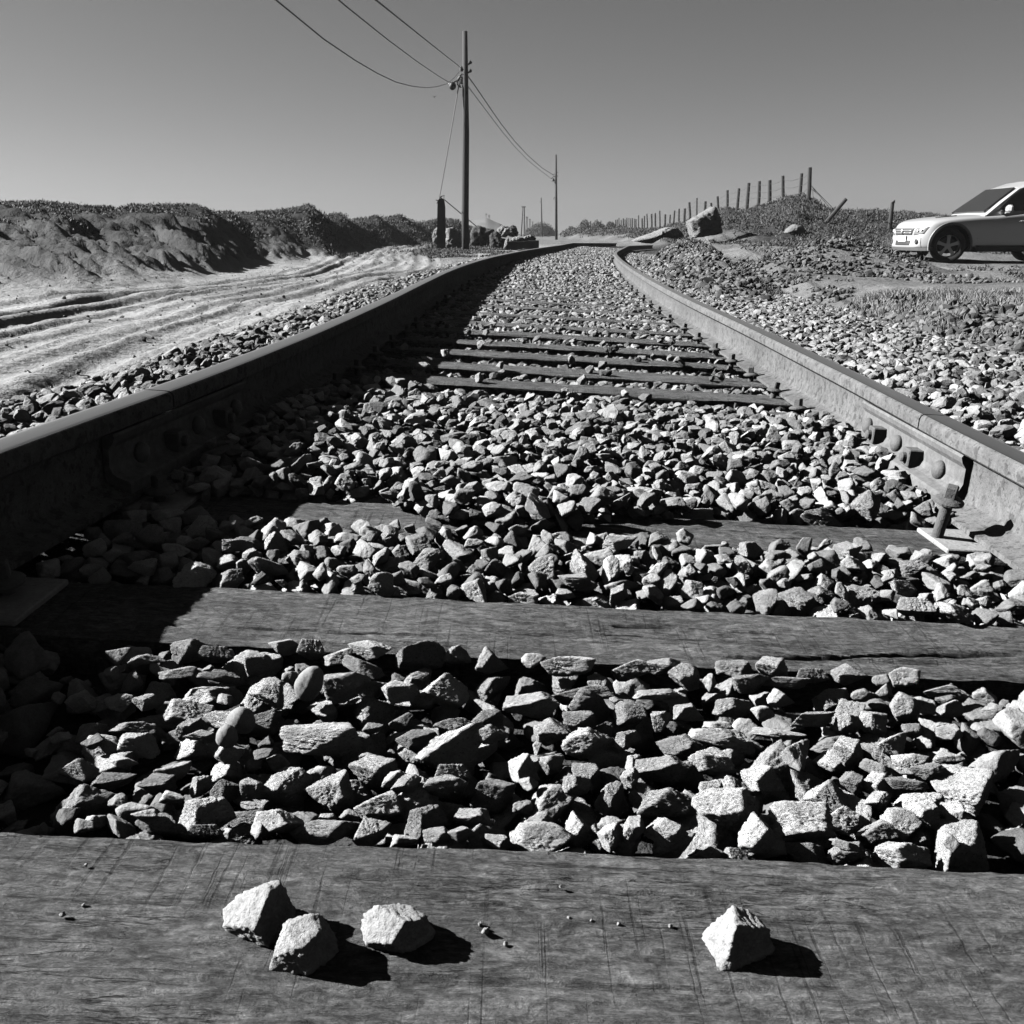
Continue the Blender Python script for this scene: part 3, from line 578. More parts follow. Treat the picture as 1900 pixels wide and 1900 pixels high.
for bx, by, bw, bh in boxes:
    q = un(bx, by + .12 * bh, -.172); s_ = slant(bx, by, q[1]) / F; W, Hh = bw * s_ * 1.04, min(bh, 1.25 * bw) * s_ * 1.14
    el = math.atan2(H + .17, q[1]); hh = Hh / (1.15 * math.sin(el) + math.cos(el)) * 1.02; dims = np.array([W, 1.05 * hh, 1.14 * hh])
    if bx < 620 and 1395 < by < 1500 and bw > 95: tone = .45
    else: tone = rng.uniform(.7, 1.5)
    pr = int(rng.integers(NP)); rt = rotz(rng.normal(0, .12))
    x, y = q[0], min(max(q[1], .735 + dims[1] * .33), 1.085 - dims[1] * .30)
    r_ = place(x, y, dims, pr, rt, pct=60, dry=True)
    if r_ is None: continue
    z = min(r_[0], zt(x, y) - .172 - .10 * hh + .012 * (bh > 60)); z = max(z, zt(x, y) - .200 + .03 * float(sstep(.85, 1.05, y)))
    place(x, y, dims, pr, rt, zfix=z)
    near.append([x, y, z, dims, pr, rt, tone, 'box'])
fill(gap1, LEV - .012, (.016, .028), 80, 120, over=.004)
fill(gap1 & (np.abs(gx) > .6), LEV - .004, (.035, .06), 60, 60)
g2 = ins & (gy > 1.30) & (gy < 1.595)
fill(g2, LEV - .02, (.03, .055), 60, 500); fill(g2, LEV + .006, (.026, .052), 120, 500, over=.014); fill(g2, LEV, (.015, .026), 60, 250, over=.006)
g3 = ins & (gy > 1.78) & (gy < 2.89)
fill(g3, LEV - .045, (.04, .06), 60, 1200); fill(g3, LEV - .01, (.032, .058), 120, 1500); fill(g3, LEV + .008, (.025, .05), 150, 1600, over=.016)
ov = (np.abs(latg) < .8) & (((gy > 1.62 + 2.2 * (gx + .02) ** 2) & (gy < 1.775) & (np.abs(gx + .02) < .24)) | ((gy > 1.72) & (gy < 1.775) & (fbm(gx / .22, gy / .1, 2, 33) > .0)) | ((gy > 2.88) & (gy < 3.0) & (fbm(gx / .3, gy / .1, 2, 35) > .1)))
fill(ov, np.where(ov, TZ + SLT + .03, HM), (.028, .05), 60, 170, over=.03)
g4 = ins & (gy > 3.07) & (gy < 3.24); fill(g4, LEV, (.028, .05), 60, 200)
gs = (np.abs(latg) > .93) & (latg > -1.75) & (latg < 2.1) & ~(block & False)
fill(gs & (gy > .4) & (latg < 0), LEV - .02, (.04, .065), 80, 900); fill(gs & (latg < 0), LEV, (.03, .055), 100, 1100)
fill(gs & (gy > .6) & (latg > 0), LEV - .02, (.04, .065), 80, 1200); fill(gs & (latg > 0), LEV, (.03, .055), 100, 1500)
gb = ins & (gy > .30) & (gy < .47); fill(gb, LEV, (.03, .055), 60, 150)
print('near stones', len(near))

# ---- which of them show largest: a small depth buffer
W_ = 760; zb = np.full((W_, W_), 1e9); ib = np.full((W_, W_), -1)
def splat(pts, idn):
    u, v_, d = proj(pts); iu = (u * W_ / 1900).astype(int); iv = (v_ * W_ / 1900).astype(int)
    ok = (iu >= 0) & (iu < W_) & (iv >= 0) & (iv < W_) & (pts[:, 1] > .2)
    iu, iv, d = iu[ok], iv[ok], d[ok]; o = np.argsort(-d); iu, iv, d = iu[o], iv[o], d[o]
    c = d < zb[iv, iu]; zb[iv[c], iu[c]] = d[c]; ib[iv[c], iu[c]] = idn
for k, s in enumerate(near):
    v = PROTO[3][s[4]][0] * s[3] @ s[5].T + np.array(s[:3]); splat(v, k)
for a_, b_, xx in [(.4, 3.2, xl), (.4, 3.2, xr)]:
    yy, tt = np.meshgrid(np.arange(a_, b_, .003), np.linspace(-.165, 0, 60)); x_ = xx(yy) ; splat(np.stack([x_, yy, zt(x_, yy) + tt], -1).reshape(-1, 3), -2)
win = ib[44:716, 44:716]; cnt = np.bincount(win[win >= 0].ravel(), minlength=len(near))
order = np.argsort(-cnt)
N_HERO = 284
heroes = set(int(i) for i in order[:N_HERO] if cnt[i] > 0)

def merged(name, items, lod_f, material, smooth=True, **kw):
    """items: x,y,z,dims,proto,rot,tone"""
    V = []; T_ = []; A_ = []; n = 0
    for s in items:
        l = lod_f(s); v, f = PROTO[l][s[4]]; v = v * s[3] @ s[5].T + np.array(s[:3]); V.append(v); T_.append(f + n); A_.append(np.full(len(v), s[6])); n += len(v)
    me = fast_mesh(name, np.concatenate(V), np.concatenate(T_), material, {'tone': np.concatenate(A_)}, smooth)
    return tag(link(name, me), **kw)

# ---- far ballast and gravel as vectorised scatter
def scatter(n_az, pos, size, sub, squash=(.5, .95), sink=.2, tone=(.25, 1.15), zfun=terrain):
    x, y = pos; n = len(x); z = zfun(x, y)
    s = rng.uniform(size[0], size[1], n) if isinstance(size, tuple) else size
    V = []; T_ = []; A_ = []; off = 0
    pr = rng.integers(0, NP, n)
    for k in range(NP):
        m = pr == k; q = int(m.sum())
        if not q: continue
        v, f = PROTO[sub][k]; dims = np.stack([s[m] * rng.uniform(.8, 1.45, q), s[m] * rng.uniform(.65, 1.05, q), s[m] * rng.uniform(*squash, q)], 1)
        a = rng.uniform(0, 6.28, q); tx = rng.normal(0, .4, q); ty = rng.normal(0, .4, q)
        p = v[None] * dims[:, None]
        c_, s_ = np.cos(ty)[:, None], np.sin(ty)[:, None]; p = np.stack([p[..., 0] * c_ + p[..., 2] * s_, p[..., 1], -p[..., 0] * s_ + p[..., 2] * c_], -1)
        c_, s_ = np.cos(tx)[:, None], np.sin(tx)[:, None]; p = np.stack([p[..., 0], p[..., 1] * c_ - p[..., 2] * s_, p[..., 1] * s_ + p[..., 2] * c_], -1)
        c_, s_ = np.cos(a)[:, None], np.sin(a)[:, None]; p = np.stack([p[..., 0] * c_ - p[..., 1] * s_, p[..., 0] * s_ + p[..., 1] * c_, p[..., 2]], -1)
        p += np.stack([x[m], y[m], z[m] + dims[:, 2] * (.5 - sink)], 1)[:, None]
        nv = len(v); V.append(p.reshape(-1, 3)); T_.append((f[None] + (np.arange(q) * nv)[:, None, None] + off).reshape(-1, 3)); A_.append(np.repeat(rng.uniform(*tone, q), nv)); off += q * nv
    return np.concatenate(V), np.concatenate(T_), np.concatenate(A_)
def join_sc(name, parts, material, smooth, **kw):
    V = []; T_ = []; A_ = []; o = 0
    for v, t, a in parts: V.append(v); T_.append(t + o); A_.append(a); o += len(v)
    me = fast_mesh(name, np.concatenate(V), np.concatenate(T_), material, {'tone': np.concatenate(A_)}, smooth)
    return tag(link(name, me), **kw)
rest = [s for i, s in enumerate(near) if i not in heroes]
items = rest
V = []; T_ = []; A_ = []; SM = []; n = 0
for s in items:
    hi = s[1] < 2.05 and abs(s[0]) < 1.1; v, f = PROTO[3 if hi else 2][s[4]]; SM.append(np.full(len(f), hi)); V.append(v * s[3] @ s[5].T + np.array(s[:3])); T_.append(f + n); A_.append(np.full(len(v), s[6])); n += len(v)
parts = [(np.concatenate(V), np.concatenate(T_), np.concatenate(A_))]
def bed_z(x, y):
    lat = x - xc(y)
    inner = zt(x, y) + level(y); outl = zt(x, y) - .14 - .18 * sstep(1.3, 2.0, -lat); outr = np.maximum(zt(x, y) - .13, terrain(x, y) - .01)
    return np.where(np.abs(lat) < .95, inner, np.where(lat < 0, np.maximum(outl, terrain(x, y) - .01), outr)) - .018
def on_sleeper(y):
    m = np.zeros(len(y), bool)
    for a, b in SLEEP: m |= (y > a - .008) & (y < b + .008)
    return m
def track_pos(n, y0, y1, l0, l1, keep=None):
    # more stones per metre close by: uniform in area up to y1
    y = rng.uniform(y0, y1, n); lat = rng.uniform(l0, l1, n); x = xc(y) + lat
    d_l = x - xl(y); d_r = x - xr(y); ok = ~((d_l > -.10) & (d_l < .035)) & ~((d_r > -.035) & (d_r < .10))
    inner = (np.abs(lat) < 1.4)
    if keep is not None: ok &= keep(x, y, lat)
    return x[ok], y[ok]
def no_sl(x, y, lat): return ~(on_sleeper(y) & (np.abs(lat) < .95) & (y < 5.3))
parts.append(scatter(0, track_pos(2600, 3.25, 5.3, -.84, .84, no_sl), (.03, .055), 2, zfun=bed_z))
parts.append(scatter(0, track_pos(1500, 3.25, 5.3, -.84, .84, no_sl), (.025, .045), 2, zfun=lambda x, y: bed_z(x, y) + .012))
few = lambda x, y, lat: (rng.random(len(x)) < np.where(on_sleeper(y), np.interp(y, [5, 6.5, 9, 10, 10.6, 12], [.05, .08, .14, .08, .2, .5]), 1))
parts.append(scatter(0, track_pos(8200, 5.3, 12, -.84, .84, few), (.03, .058), 1, zfun=lambda x, y: bed_z(x, y) + .01))
parts.append(scatter(0, track_pos(10500, 12, 32, -.84, .84), (.04, .075), 1, zfun=lambda x, y: bed_z(x, y) + .012))
parts.append(scatter(0, track_pos(5500, 3.2, 9, .9, 2.3), (.035, .065), 2, zfun=lambda x, y: bed_z(x, y) + .01))
parts.append(scatter(0, track_pos(3400, 3.2, 9, -1.6, -.9), (.03, .06), 2, zfun=lambda x, y: bed_z(x, y) + .01))
parts.append(scatter(0, track_pos(7000, 9, 26, .9, 2.0), (.035, .065), 1, zfun=lambda x, y: bed_z(x, y) + .01))
parts.append(scatter(0, track_pos(5000, 9, 30, -1.5, -.9), (.035, .065), 1, zfun=lambda x, y: bed_z(x, y) + .01))
parts.append(scatter(0, track_pos(60, 3.3, 5.2, -.8, .8), (.03, .05), 3, zfun=lambda x, y: zt(x, y) + SLT, sink=.1))
join_sc('ballast', parts, M_stone, np.concatenate([np.concatenate(SM)] + [np.zeros(len(p_[1]), bool) for p_ in parts[1:]]), kind='stuff', label='grey crushed stone ballast lying along and between the rails', cat='ballast')

# gravel spread on the right: berm, heap, verge
def gravel_right():
    out = []
    n = 60000; az = rng.uniform(R(5), R(33), n); lr = rng.uniform(math.log(3.2), math.log(24), n); r = np.exp(lr); x, y = r * np.sin(az), r * np.cos(az)
    lat = x - xc(y)
    bc = berm_c(y)
    m = sstep(.9, 1.2, lat) * (1 - sstep(22, 25, y))
    nz = fbm(x / 1.3, y / 1.3, 3, 55)
    berm = np.exp(-((x - bc + .15) / .75) ** 2) * (y > 6) * (y < 19)
    nearv = (1 - sstep(7.5, 10.5, y + 1.5 * nz)) * (1 - sstep(5.2, 6.6, x))
    heap = (np.hypot((x - 5.6) / 2.3, (y - 16.2) / 2.0) < 1.05 + nz) & (x < 6.9)
    trough = np.exp(-((x - bc - .6) / .42) ** 2) * (y > 6.2) * (y < 13)
    mid = ((y > 8) & (y < 15) & (x > bc + .6) & (x < 6.4) & (nz > .02))
    low = (y > 9) & (y < 20) & (x > 5) & (nz > .12) & (x < 8)
    p = np.clip(1.2 * berm + 1.0 * nearv + heap * 1.0 + mid * .65 + low * .3, 0, 1) * m * np.clip(.75 + 1.6 * fbm(x / .6, y / .6, 3, 57), .15, 1) * (1 - .92 * trough)
    grassy = (np.hypot((x - 5.0) / 1.4, (y - 9.6) / 1.5) < 1)
    p = p * np.where(grassy, .25, 1)
    k = rng.random(n) < p; x, y = x[k], y[k]; d = np.hypot(x, y)
    a = d < 8
    out.append(scatter(0, (x[a], y[a]), np.exp(rng.normal(math.log(.045), .3, a.sum())), 2))
    out.append(scatter(0, (x[~a], y[~a]), np.exp(rng.normal(math.log(.055), .3, (~a).sum())), 1))
    return out
join_sc('gravel', gravel_right(), M_gravelfar, False, kind='stuff', label='pale gravel heaped along the right side of the track', cat='gravel')
def ground_litter():
    n = 2600; x = rng.uniform(-9, -1.2, n); y = rng.uniform(2.5, 30, n); k = (x - xc(y) < -1.5); x, y = x[k], y[k]
    return [scatter(0, (x, y), np.exp(rng.normal(math.log(.014), .5, len(x))), 1)]
join_sc('scattered_pebbles', ground_litter(), M_gravelfar, False, kind='stuff', label='small pebbles scattered over the sandy track', cat='pebbles')

# ---- the individual stones
def where_words(x, y):
    lat = x - float(xc(y))
    if y < 1.1: gapn = 'between the nearest two sleepers'
    elif y < 1.6: gapn = 'between second and third sleepers'
    elif y < 3.0: gapn = 'heaped beyond the third sleeper'
    else: gapn = 'further along between the rails'
    if abs(lat) > .9: return ('outside the left rail' if lat < 0 else 'outside the right rail'), 'loose ballast stones outside the rails', 0
    u = float(proj(np.array([x, y, float(zt(x, y)) - .17]))[0])
    b = int(np.clip((u - 112) / 1676 * 7, 0, 6.99))
    side = ['at the far left', 'well left', 'left of the middle', 'in the middle', 'right of the middle', 'well right', 'at the far right'][b]
    return side + ', ' + gapn, 'ballast stones ' + gapn, b
def depth_word(y):
    for a, b in ((.711, 1.097), (1.295, 1.6), (1.775, 2.9)):
        if a - .03 <= y <= b + .03:
            t = (y - a) / (b - a); return 'nearest row' if t < .28 else 'nearer half' if t < .52 else 'farther half' if t < .76 else 'farthest row'
    return 'verge'
for i in sorted(heroes):
    s = near[i]; o = bpy.data.objects.new('ballast_stone', hero_mesh(s[4])); COL.objects.link(o)
    from mathutils import Matrix
    M3 = Matrix([list(map(float, r_)) for r_ in s[5]]).to_4x4(); o.matrix_world = Matrix.Translation([float(q) for q in s[:3]]) @ M3 @ Matrix.Diagonal([*map(float, s[3]), 1])
    w, g_, b = where_words(s[0], s[1]); big = s[3][0]
    sz = 'big' if big > .075 else 'medium' if big > .05 else 'small'
    fl = 'flat' if s[3][2] < .5 * max(s[3][0], s[3][1]) else 'blocky'
    tag(o, f'{sz} {fl} stone in the {depth_word(s[1])}, {w}', 'stone', g_)

# stones lying on the nearest sleeper, traced as facets: (outline position, dims)
def tag_stone(name, verts_fn, loc, label, material=None):
    o = link(name, verts_fn); o.location = loc; return tag(o, label, 'stone', None)
def custom_rock(planes, sub=4, rough=.03, seed=1, mt=None):
    D, f = ICO[sub]; N_ = np.array([p[:3] for p in planes], float); h = np.array([p[3] for p in planes]); N_ /= np.linalg.norm(N_, axis=1)[:, None]
    dots = D @ N_.T; q = np.where(dots > .03, h / np.maximum(dots, .03), 99).min(1)
    q = q * (1 + rough * n3(D * 4 + seed, seed) * 1.5 + rough * n3(D * 11, seed + 5) + .5 * rough * n3(D * 26, seed + 9))
    return D * q[:, None], f
M_sl = stone_mat('pale_granite_stone', col=.26)
def on_sleeper_rock(px, py, planes, label, seed, dz=0.0, rough=.065):
    q = un(px, py, SLT); v, f = custom_rock(planes, 4, rough, seed)
    v = v * np.array([.9, .9, .76]); v[:, 2] -= v[:, 2].min() + .0015
    me = fast_mesh('loose_stone', v, f, M_sl, None, True); o = link('loose_stone', me); o.location = q + np.array([0, 0, dz]); tag(o, label, 'stone', 'loose stones on the nearest sleeper')
# planes are (normal, offset in metres); +x right, +y away, +z up
on_sleeper_rock(487, 1722, [(-.55, -.45, .75, .0165), (.8, -.55, .35, .0165), (-.35, -.85, -.1, .019), (.9, .3, .2, .025), (-.9, -.05, -.1, .034), (0, 1, .15, .022), (-.35, .7, .7, .026), (0, 0, -1, .016), (.3, -.1, 1, .030), (-.6, .3, .6, .027)], 'pale wedge stone with a dark right face, leftmost on the nearest sleeper', 3)
on_sleeper_rock(562, 1775, [(-.6, -.6, .6, .019), (.75, -.6, .1, .019), (0, -.3, 1, .019), (.9, .2, .35, .022), (-.9, .1, .2, .019), (0, 1, .2, .02), (0, 0, -1, .019), (-.3, .5, .8, .021), (.6, .1, .8, .024), (-.2, -1, 0, .019)], 'pale rounded stone leaning against the wedge stone on the nearest sleeper', 5, rough=.06)
on_sleeper_rock(735, 1745, [(-.45, -.6, .65, .0165), (.55, -.75, .1, .017), (-.85, -.3, .1, .026), (.25, .3, 1, .019), (.95, -.1, .3, .027), (.6, .75, .2, .024), (-.3, .9, .3, .02), (0, 0, -1, .014), (-.2, -.9, -.4, .017)], 'pale elongated stone alone near the middle of the nearest sleeper', 8)
on_sleeper_rock(1368, 1768, [(-.85, -.28, .3, .018), (.42, -.88, .2, .012), (.45, .05, .85, .022), (.85, .4, .2, .026), (-.8, .3, .5, .020), (0, 1, .2, .022), (0, 0, -1, .018), (-.1, -.95, .1, .020), (-.3, .1, 1, .028)], 'pale pointed stone with a black right side on the nearest sleeper, right of centre', 11)
# crumbs on the sleeper
crumbs = [(900, 1733, .007), (891, 1717, .004), (938, 1754, .004), (1040, 1647, .003), (1097, 1710, .003), (1148, 1716, .0035), (1244, 1721, .004), (160, 1607, .003), (155, 1681, .003), (117, 1700, .005), (702, 1738, .003), (1055, 1705, .003), (905, 1726, .003)]
for px, py, s_ in crumbs:
    q = un(px, py, SLT); v, f = PROTO[2][int(rng.integers(NP))]; me = fast_mesh('stone_chip', v * s_, f, M_sl, None, True); o = link('stone_chip', me); o.location = q + np.array([0, 0, s_ * .4])
    tag(o, 'tiny stone chip lying on the top of the nearest sleeper', 'stone chip', 'stone chips on the nearest sleeper')
# smooth beach pebbles among the ballast
for (px, py, w, h_, rot, lab) in [(581, 1250, .032, .045, .45, 'smooth pale egg-shaped pebble standing among the angular stones'), (458, 1316, .030, .030, .5, 'smooth dark round pebble, upper of two at the left'), (432, 1345, .023, .026, .2, 'smooth grey round pebble, lower of two at the left')]:
    q = un(px, py + 6, -.160); D, f = ICO[4]; v = D * np.array([w / 2, w / 2 * .8, h_ / 2]) * (1 + .10 * n3(D * 1.3 + px, 7))[:, None]; v[:, 0] *= 1 - .12 * v[:, 2] / (h_ / 2)
    c_, s_ = math.cos(rot), math.sin(rot); v = np.stack([v[:, 0] * c_ + v[:, 2] * s_, v[:, 1], -v[:, 0] * s_ + v[:, 2] * c_], 1)
    me = fast_mesh('pebble', v, f, M_pebble, None, True); o = link('pebble', me); o.location = q + np.array([0, -.02, .002]); tag(o, lab, 'pebble', 'smooth pebbles in the ballast')

# ---------------------------------------------------------------- sleepers, screws and tie plates
CRACKS = {4: [(.22, -.070, .46, .14, .016, .0035), (.08, .02, .10, .12, .012, .005), (.02, -.012, .30, -.02, .006, .002), (-.45, -.05, .3, .03, .006, .002)], 3: [(-.2, .06, .5, -.01, .004, .0015)]}
def sleeper_mesh(w, L_, seed, hgt=.14):
    nu, nv = (1000, 80) if seed in (3, 4) else (420, 30) if seed < 9 else (160, 10)
    xs = np.linspace(-L_ / 2, L_ / 2, nu); ys = np.linspace(-w / 2, w / 2, nv)
    prof = [(-w / 2, -hgt)] + [(-w / 2, -hgt * .5), (-w / 2, -.012), (-w / 2 + .003, -.003)] + [(y_, 0) for y_ in ys[1:-1]] + [(w / 2 - .003, -.003), (w / 2, -.012), (w / 2, -hgt)]
    prof = np.array(prof); n = len(prof)
    X = np.repeat(xs, n); Yv = np.tile(prof[:, 0], nu); Zv = np.tile(prof[:, 1], nu)
    e = .010 * fbm(X / .35, Yv * 0 + seed, 3, seed) ; side = np.sign(Yv)
    Yv = Yv + np.where(np.abs(Yv) > w / 2 - .02, e * np.where(side > 0, 1, -.7), 0)
    top = Zv > -.01
    Zv = Zv + np.where(top, .0035 * fbm(X / .12, Yv / .03, 4, seed + 9) + .0018 * fbm(X / .02, Yv / .006, 2, seed + 19), 0) - .004 * (np.abs(Yv) / (w / 2)) ** 6
    
    rc = np.random.default_rng(seed + 500)
    lines = [(rc.uniform(-1.1, 1.1), rc.uniform(-w * .42, w * .42), rc.uniform(.12, .5), rc.uniform(-.05, .05), rc.uniform(.002, .005), rc.uniform(.0028, .004)) for _ in range(5 if seed == 3 else 14)] + CRACKS.get(seed, [])
    for cx0, cy0, ln, slp, dep_, wd in lines:
        u = (X - cx0) / ln; yy = cy0 + slp * (X - cx0) + .006 * fbm(X / .09, Yv * 0 + cx0 * 9, 2, 7); on_ = (u > 0) & (u < 1) & top
        Zv = Zv - np.where(on_, dep_ * np.sin(np.pi * np.clip(u, 0, 1)) ** .6 * np.exp(-((Yv - yy) / (wd * (1 + .5 * vnoise(X / .05, X * 0, 5)))) ** 2), 0)
    v = np.stack([X, Yv, Zv], 1)
    i, j = np.meshgrid(np.arange(nu - 1), np.arange(n - 1), indexing='ij'); b = (i * n + j).ravel(); q = np.stack([b, b + n, b + n + 1, b + 1], 1)
    f = [tuple(r_) for r_ in q.tolist()] + [tuple(range(n)), tuple(range((nu - 1) * n, nu * n))[::-1]]
    return v, f
def screw_mesh(mb, o, up=.0, tilt=(0, 0)):
    Rt = rot_rand(random.uniform(0, 1.5), *tilt)
    mb.lathe([(.011, -.05), (.011, up + .004), (.016, up + .006), (.0285, up + .007), (.029, up + .011), (.024, up + .015), (.014, up + .019)], 22, o, Rt)
    mb.box(np.asarray(o) + Rt @ np.array([0, 0, up + .029]), (.023, .023, .026), Rt, .003)
ords = ['nearest', 'second', 'third', 'fourth', 'fifth', 'sixth', 'seventh', 'eighth', 'ninth', 'tenth', 'eleventh', 'twelfth', 'thirteenth', 'fourteenth', 'fifteenth', 'sixteenth', 'seventeenth', 'eighteenth', 'nineteenth', 'twentieth']
for k, (a, b) in enumerate(SLEEP):
    yc = (a + b) / 2; cx_ = float(xc(yc)); w = b - a
    if yc > 13 and k % 1: continue
    v, f = sleeper_mesh(w, 2.72, k + (0 if k < 7 else 40))
    sl_ = (float(xc(yc + .3)) - float(xc(yc - .3))) / .6
    if k - 3 == 0: lab = 'broad sleeper across the foreground with four loose stones on it'
    elif k - 3 == 1: lab = 'cracked sleeper with a long split, second from the front'
    elif k - 3 == 2: lab = 'narrow sleeper partly under gravel, third from the front'
    elif 0 < k - 3 < 13: lab = f'worn wooden sleeper lying across the track, {ords[k-3]} from the front'
    else: lab = 'old wooden sleeper almost buried in the ballast far along the track' if k > 3 else 'old wooden sleeper behind the viewer'
    t = empty('sleeper', (cx_, yc, float(zt(cx_, yc)) + SLT), -math.atan(sl_) * .9 if k > 5 else 0, label=lab, cat='sleeper', group='wooden sleepers under the rails')
    t.rotation_euler.y = math.atan(TK)
    o = mesh_obj('timber', v, f, M_wood, t, True); o.data.set_sharp_from_angle(angle=R(32))
    if yc < 13 and yc > .3:
        for side in (-1, 1):
            xr_ = float((xl if side < 0 else xr)(yc)) - cx_
            web = xr_ + side * .035
            for s2 in ((-1, 1) if yc < 8 else (-side,)):
                mb = MB(); up = .018; til = (random.uniform(-.12, .12), random.uniform(-.12, .12))
                ox = .092
                if k - 3 == 2 and side > 0 and s2 < 0: up = .078; til = (.1, -.14); ox = .135
                mb2 = screw_mesh(mb, (web + s2 * ox, random.uniform(-.02, .02), 0), up, til)
                mb.build('screw', M_iron, t, False)
            if yc < 2.5:
                mb = MB(); mb.box((web, 0, .004), (.30, min(w * .78, .16), .010), None, .002); mb.build('tie_plate', M_plate, t)

# ---------------------------------------------------------------- rails
# profile: lateral offset from web centre, height below the rail top (closed, clockwise)
PROF = [(-.028, -.001), (-.018, .0), (.018, .0), (.028, -.001), (.033, -.005), (.0355, -.012), (.0355, -.034), (.031, -.039), (.012, -.046), (.0085, -.055), (.008, -.12), (.012, -.135), (.03, -.145), (.068, -.155), (.068, -.165), (-.068, -.165), (-.068, -.155), (-.03, -.145), (-.012, -.135), (-.008, -.12), (-.0085, -.055), (-.012, -.046), (-.031, -.039), (-.0355, -.034), (-.0355, -.012), (-.033, -.005)]
def build_rail(side, y0, y1, label):
    xx = (lambda y: xl(y) - .0355) if side < 0 else (lambda y: xr(y) + .0355)
    ys = [y0]
    while ys[-1] < y1: ys.append(min(y1, ys[-1] + max(.04, .02 * abs(ys[-1]))))
    ys = np.array(ys); xs = xx(ys); sl_ = np.gradient(xs, ys); base = zt(xs, ys)
    n = len(PROF); pr = np.array(PROF); V = []
    til = math.atan(TK)
    for k in range(len(ys)):
        nrm = np.array([1, -sl_[k], 0]) / math.hypot(1, sl_[k])
        o = pr[:, 0]; hgt = pr[:, 1]
        V.append(np.array([xs[k], ys[k], base[k]]) + (o * math.cos(til) + hgt * math.sin(til))[:, None] * nrm + np.c_[o * 0, o * 0, -o * math.sin(til) + hgt * math.cos(til)])
    V = np.concatenate(V); m = len(ys)
    loc = np.array([xs[0], ys[0], base[0]]); V = V - loc
    fs = [(k * n + j, k * n + (j + 1) % n, (k + 1) * n + (j + 1) % n, (k + 1) * n + j) for k in range(m - 1) for j in range(n)]
    head = {24, 25, 0, 1, 2, 3, 4}
    top = [q for i, q in enumerate(fs) if (i % n) in (0, 1, 2)]; rest_ = [q for i, q in enumerate(fs) if (i % n) not in (0, 1, 2)] + [tuple(range(n)), tuple(range((m - 1) * n, m * n))[::-1]]
    t = empty('rail', loc, label=label, cat='rail', group='rails of the track')
    o = mesh_obj('rail_body', V, fs + [tuple(range(n)), tuple(range((m - 1) * n, m * n))[::-1]], M_steel, t, False)
    me = o.data; me.materials.append(M_railtop)
    for p in me.polygons:
        if p.index < len(fs):
            p.material_index = 1 if (p.index % n) in (0, 1, 2) else 0
            p.use_smooth = True
    me.set_sharp_from_angle(angle=R(35)) if hasattr(me, 'set_sharp_from_angle') else None
    return t
JL, JR = 1.905, 2.10
build_rail(-1, -5, JL, 'left rail in deep shadow, length nearest the viewer before the joint')
build_rail(-1, JL + .007, 46, 'left rail in shadow curving away to the horizon beyond its joint')
build_rail(1, -5, JR, 'right rail, short length at the right edge before the joint gap')
build_rail(1, JR + .007, 46, 'sunlit right rail curving away beyond the bolted joint')

def joint_bar(side, yj, label):
    web = lambda y: float(xl(y)) - .0355 if side < 0 else float(xr(y)) + .0355
    s = -side      # direction from the web towards the middle of the track
    t = empty('joint_bar', (web(yj), yj, float(zt(web(yj), yj))), math.atan2(-(web(yj + .4) - web(yj - .4)), .8), label=label, cat='joint bar', group='bolted joint bars')
    t.rotation_euler.y = math.atan(TK)
    # angle bar profile
    pr = [(.012, -.047), (.031, -.0405), (.034, -.046), (.030, -.058), (.021, -.070), (.020, -.104), (.026, -.118), (.036, -.124), (.056, -.130), (.060, -.134), (.060, -.1545), (.056, -.1535), (.03, -.1432), (.0125, -.134), (.0092, -.12), (.0092, -.055)]
    for sd in (s, -s):
        p2 = np.array([(sd * a, b) for a, b in pr]); n = len(p2)
        ys = np.linspace(-.245, .42, 36); V = []
        for yy in ys:
            q = p2.copy()
            V.append(np.c_[q[:, 0], np.full(n, yy), q[:, 1]])
        V = np.concatenate(V); m = len(ys)
        fs = [(k * n + j, k * n + (j + 1) % n, (k + 1) * n + (j + 1) % n, (k + 1) * n + j) for k in range(m - 1) for j in range(n)] + [tuple(range(n)), tuple(range((m - 1) * n, m * n))[::-1]]
        mesh_obj('splice_plate', V, fs, M_steel2, t, False)
    Mx = np.array([[0, 0, s], [0, 1, 0], [1, 0, 0]], float)      # lathe axis z -> lateral
    for j, yy in enumerate([.365, .255, .14, .0, -.13]):
        if j % 2 == 0:
            mb = MB(); mb.lathe([(.020, 0), (.0225, .003), (.022, .009), (.017, .016), (.010, .0195), (.0015, .021)], 22, (s * .0195, yy, -.102), Mx); mb.build('bolt_head', M_iron2, t, True)
        else:
            mb = MB(); mb.box((s * .037, yy, -.104), (.034, .042, .042), None, .0025); mb.lathe([(.012, 0), (.012, .043), (.009, .046)], 14, (s * .020, yy, -.104), Mx); mb.build('bolt_nut', M_iron, t, False)
    return t
M_iron2 = mat('rusted_bolt', .075, .8, noise=[(50, 4, .3), (200, 3, .3)], bump=[(200, 4, .6, .002)])
M_steel2 = mat('pale_rusted_bar', .125, .85, spec=.03, noise=[(8, 5, .35), (60, 5, .55), (300, 3, .3)], bump=[(140, 5, .5, .0025)])
joint_bar(1, JR, 'angle bar with square nuts and round bolt heads joining the sunlit right rail')
joint_bar(-1, JL, 'bolted bar in black shade joining the left rail')

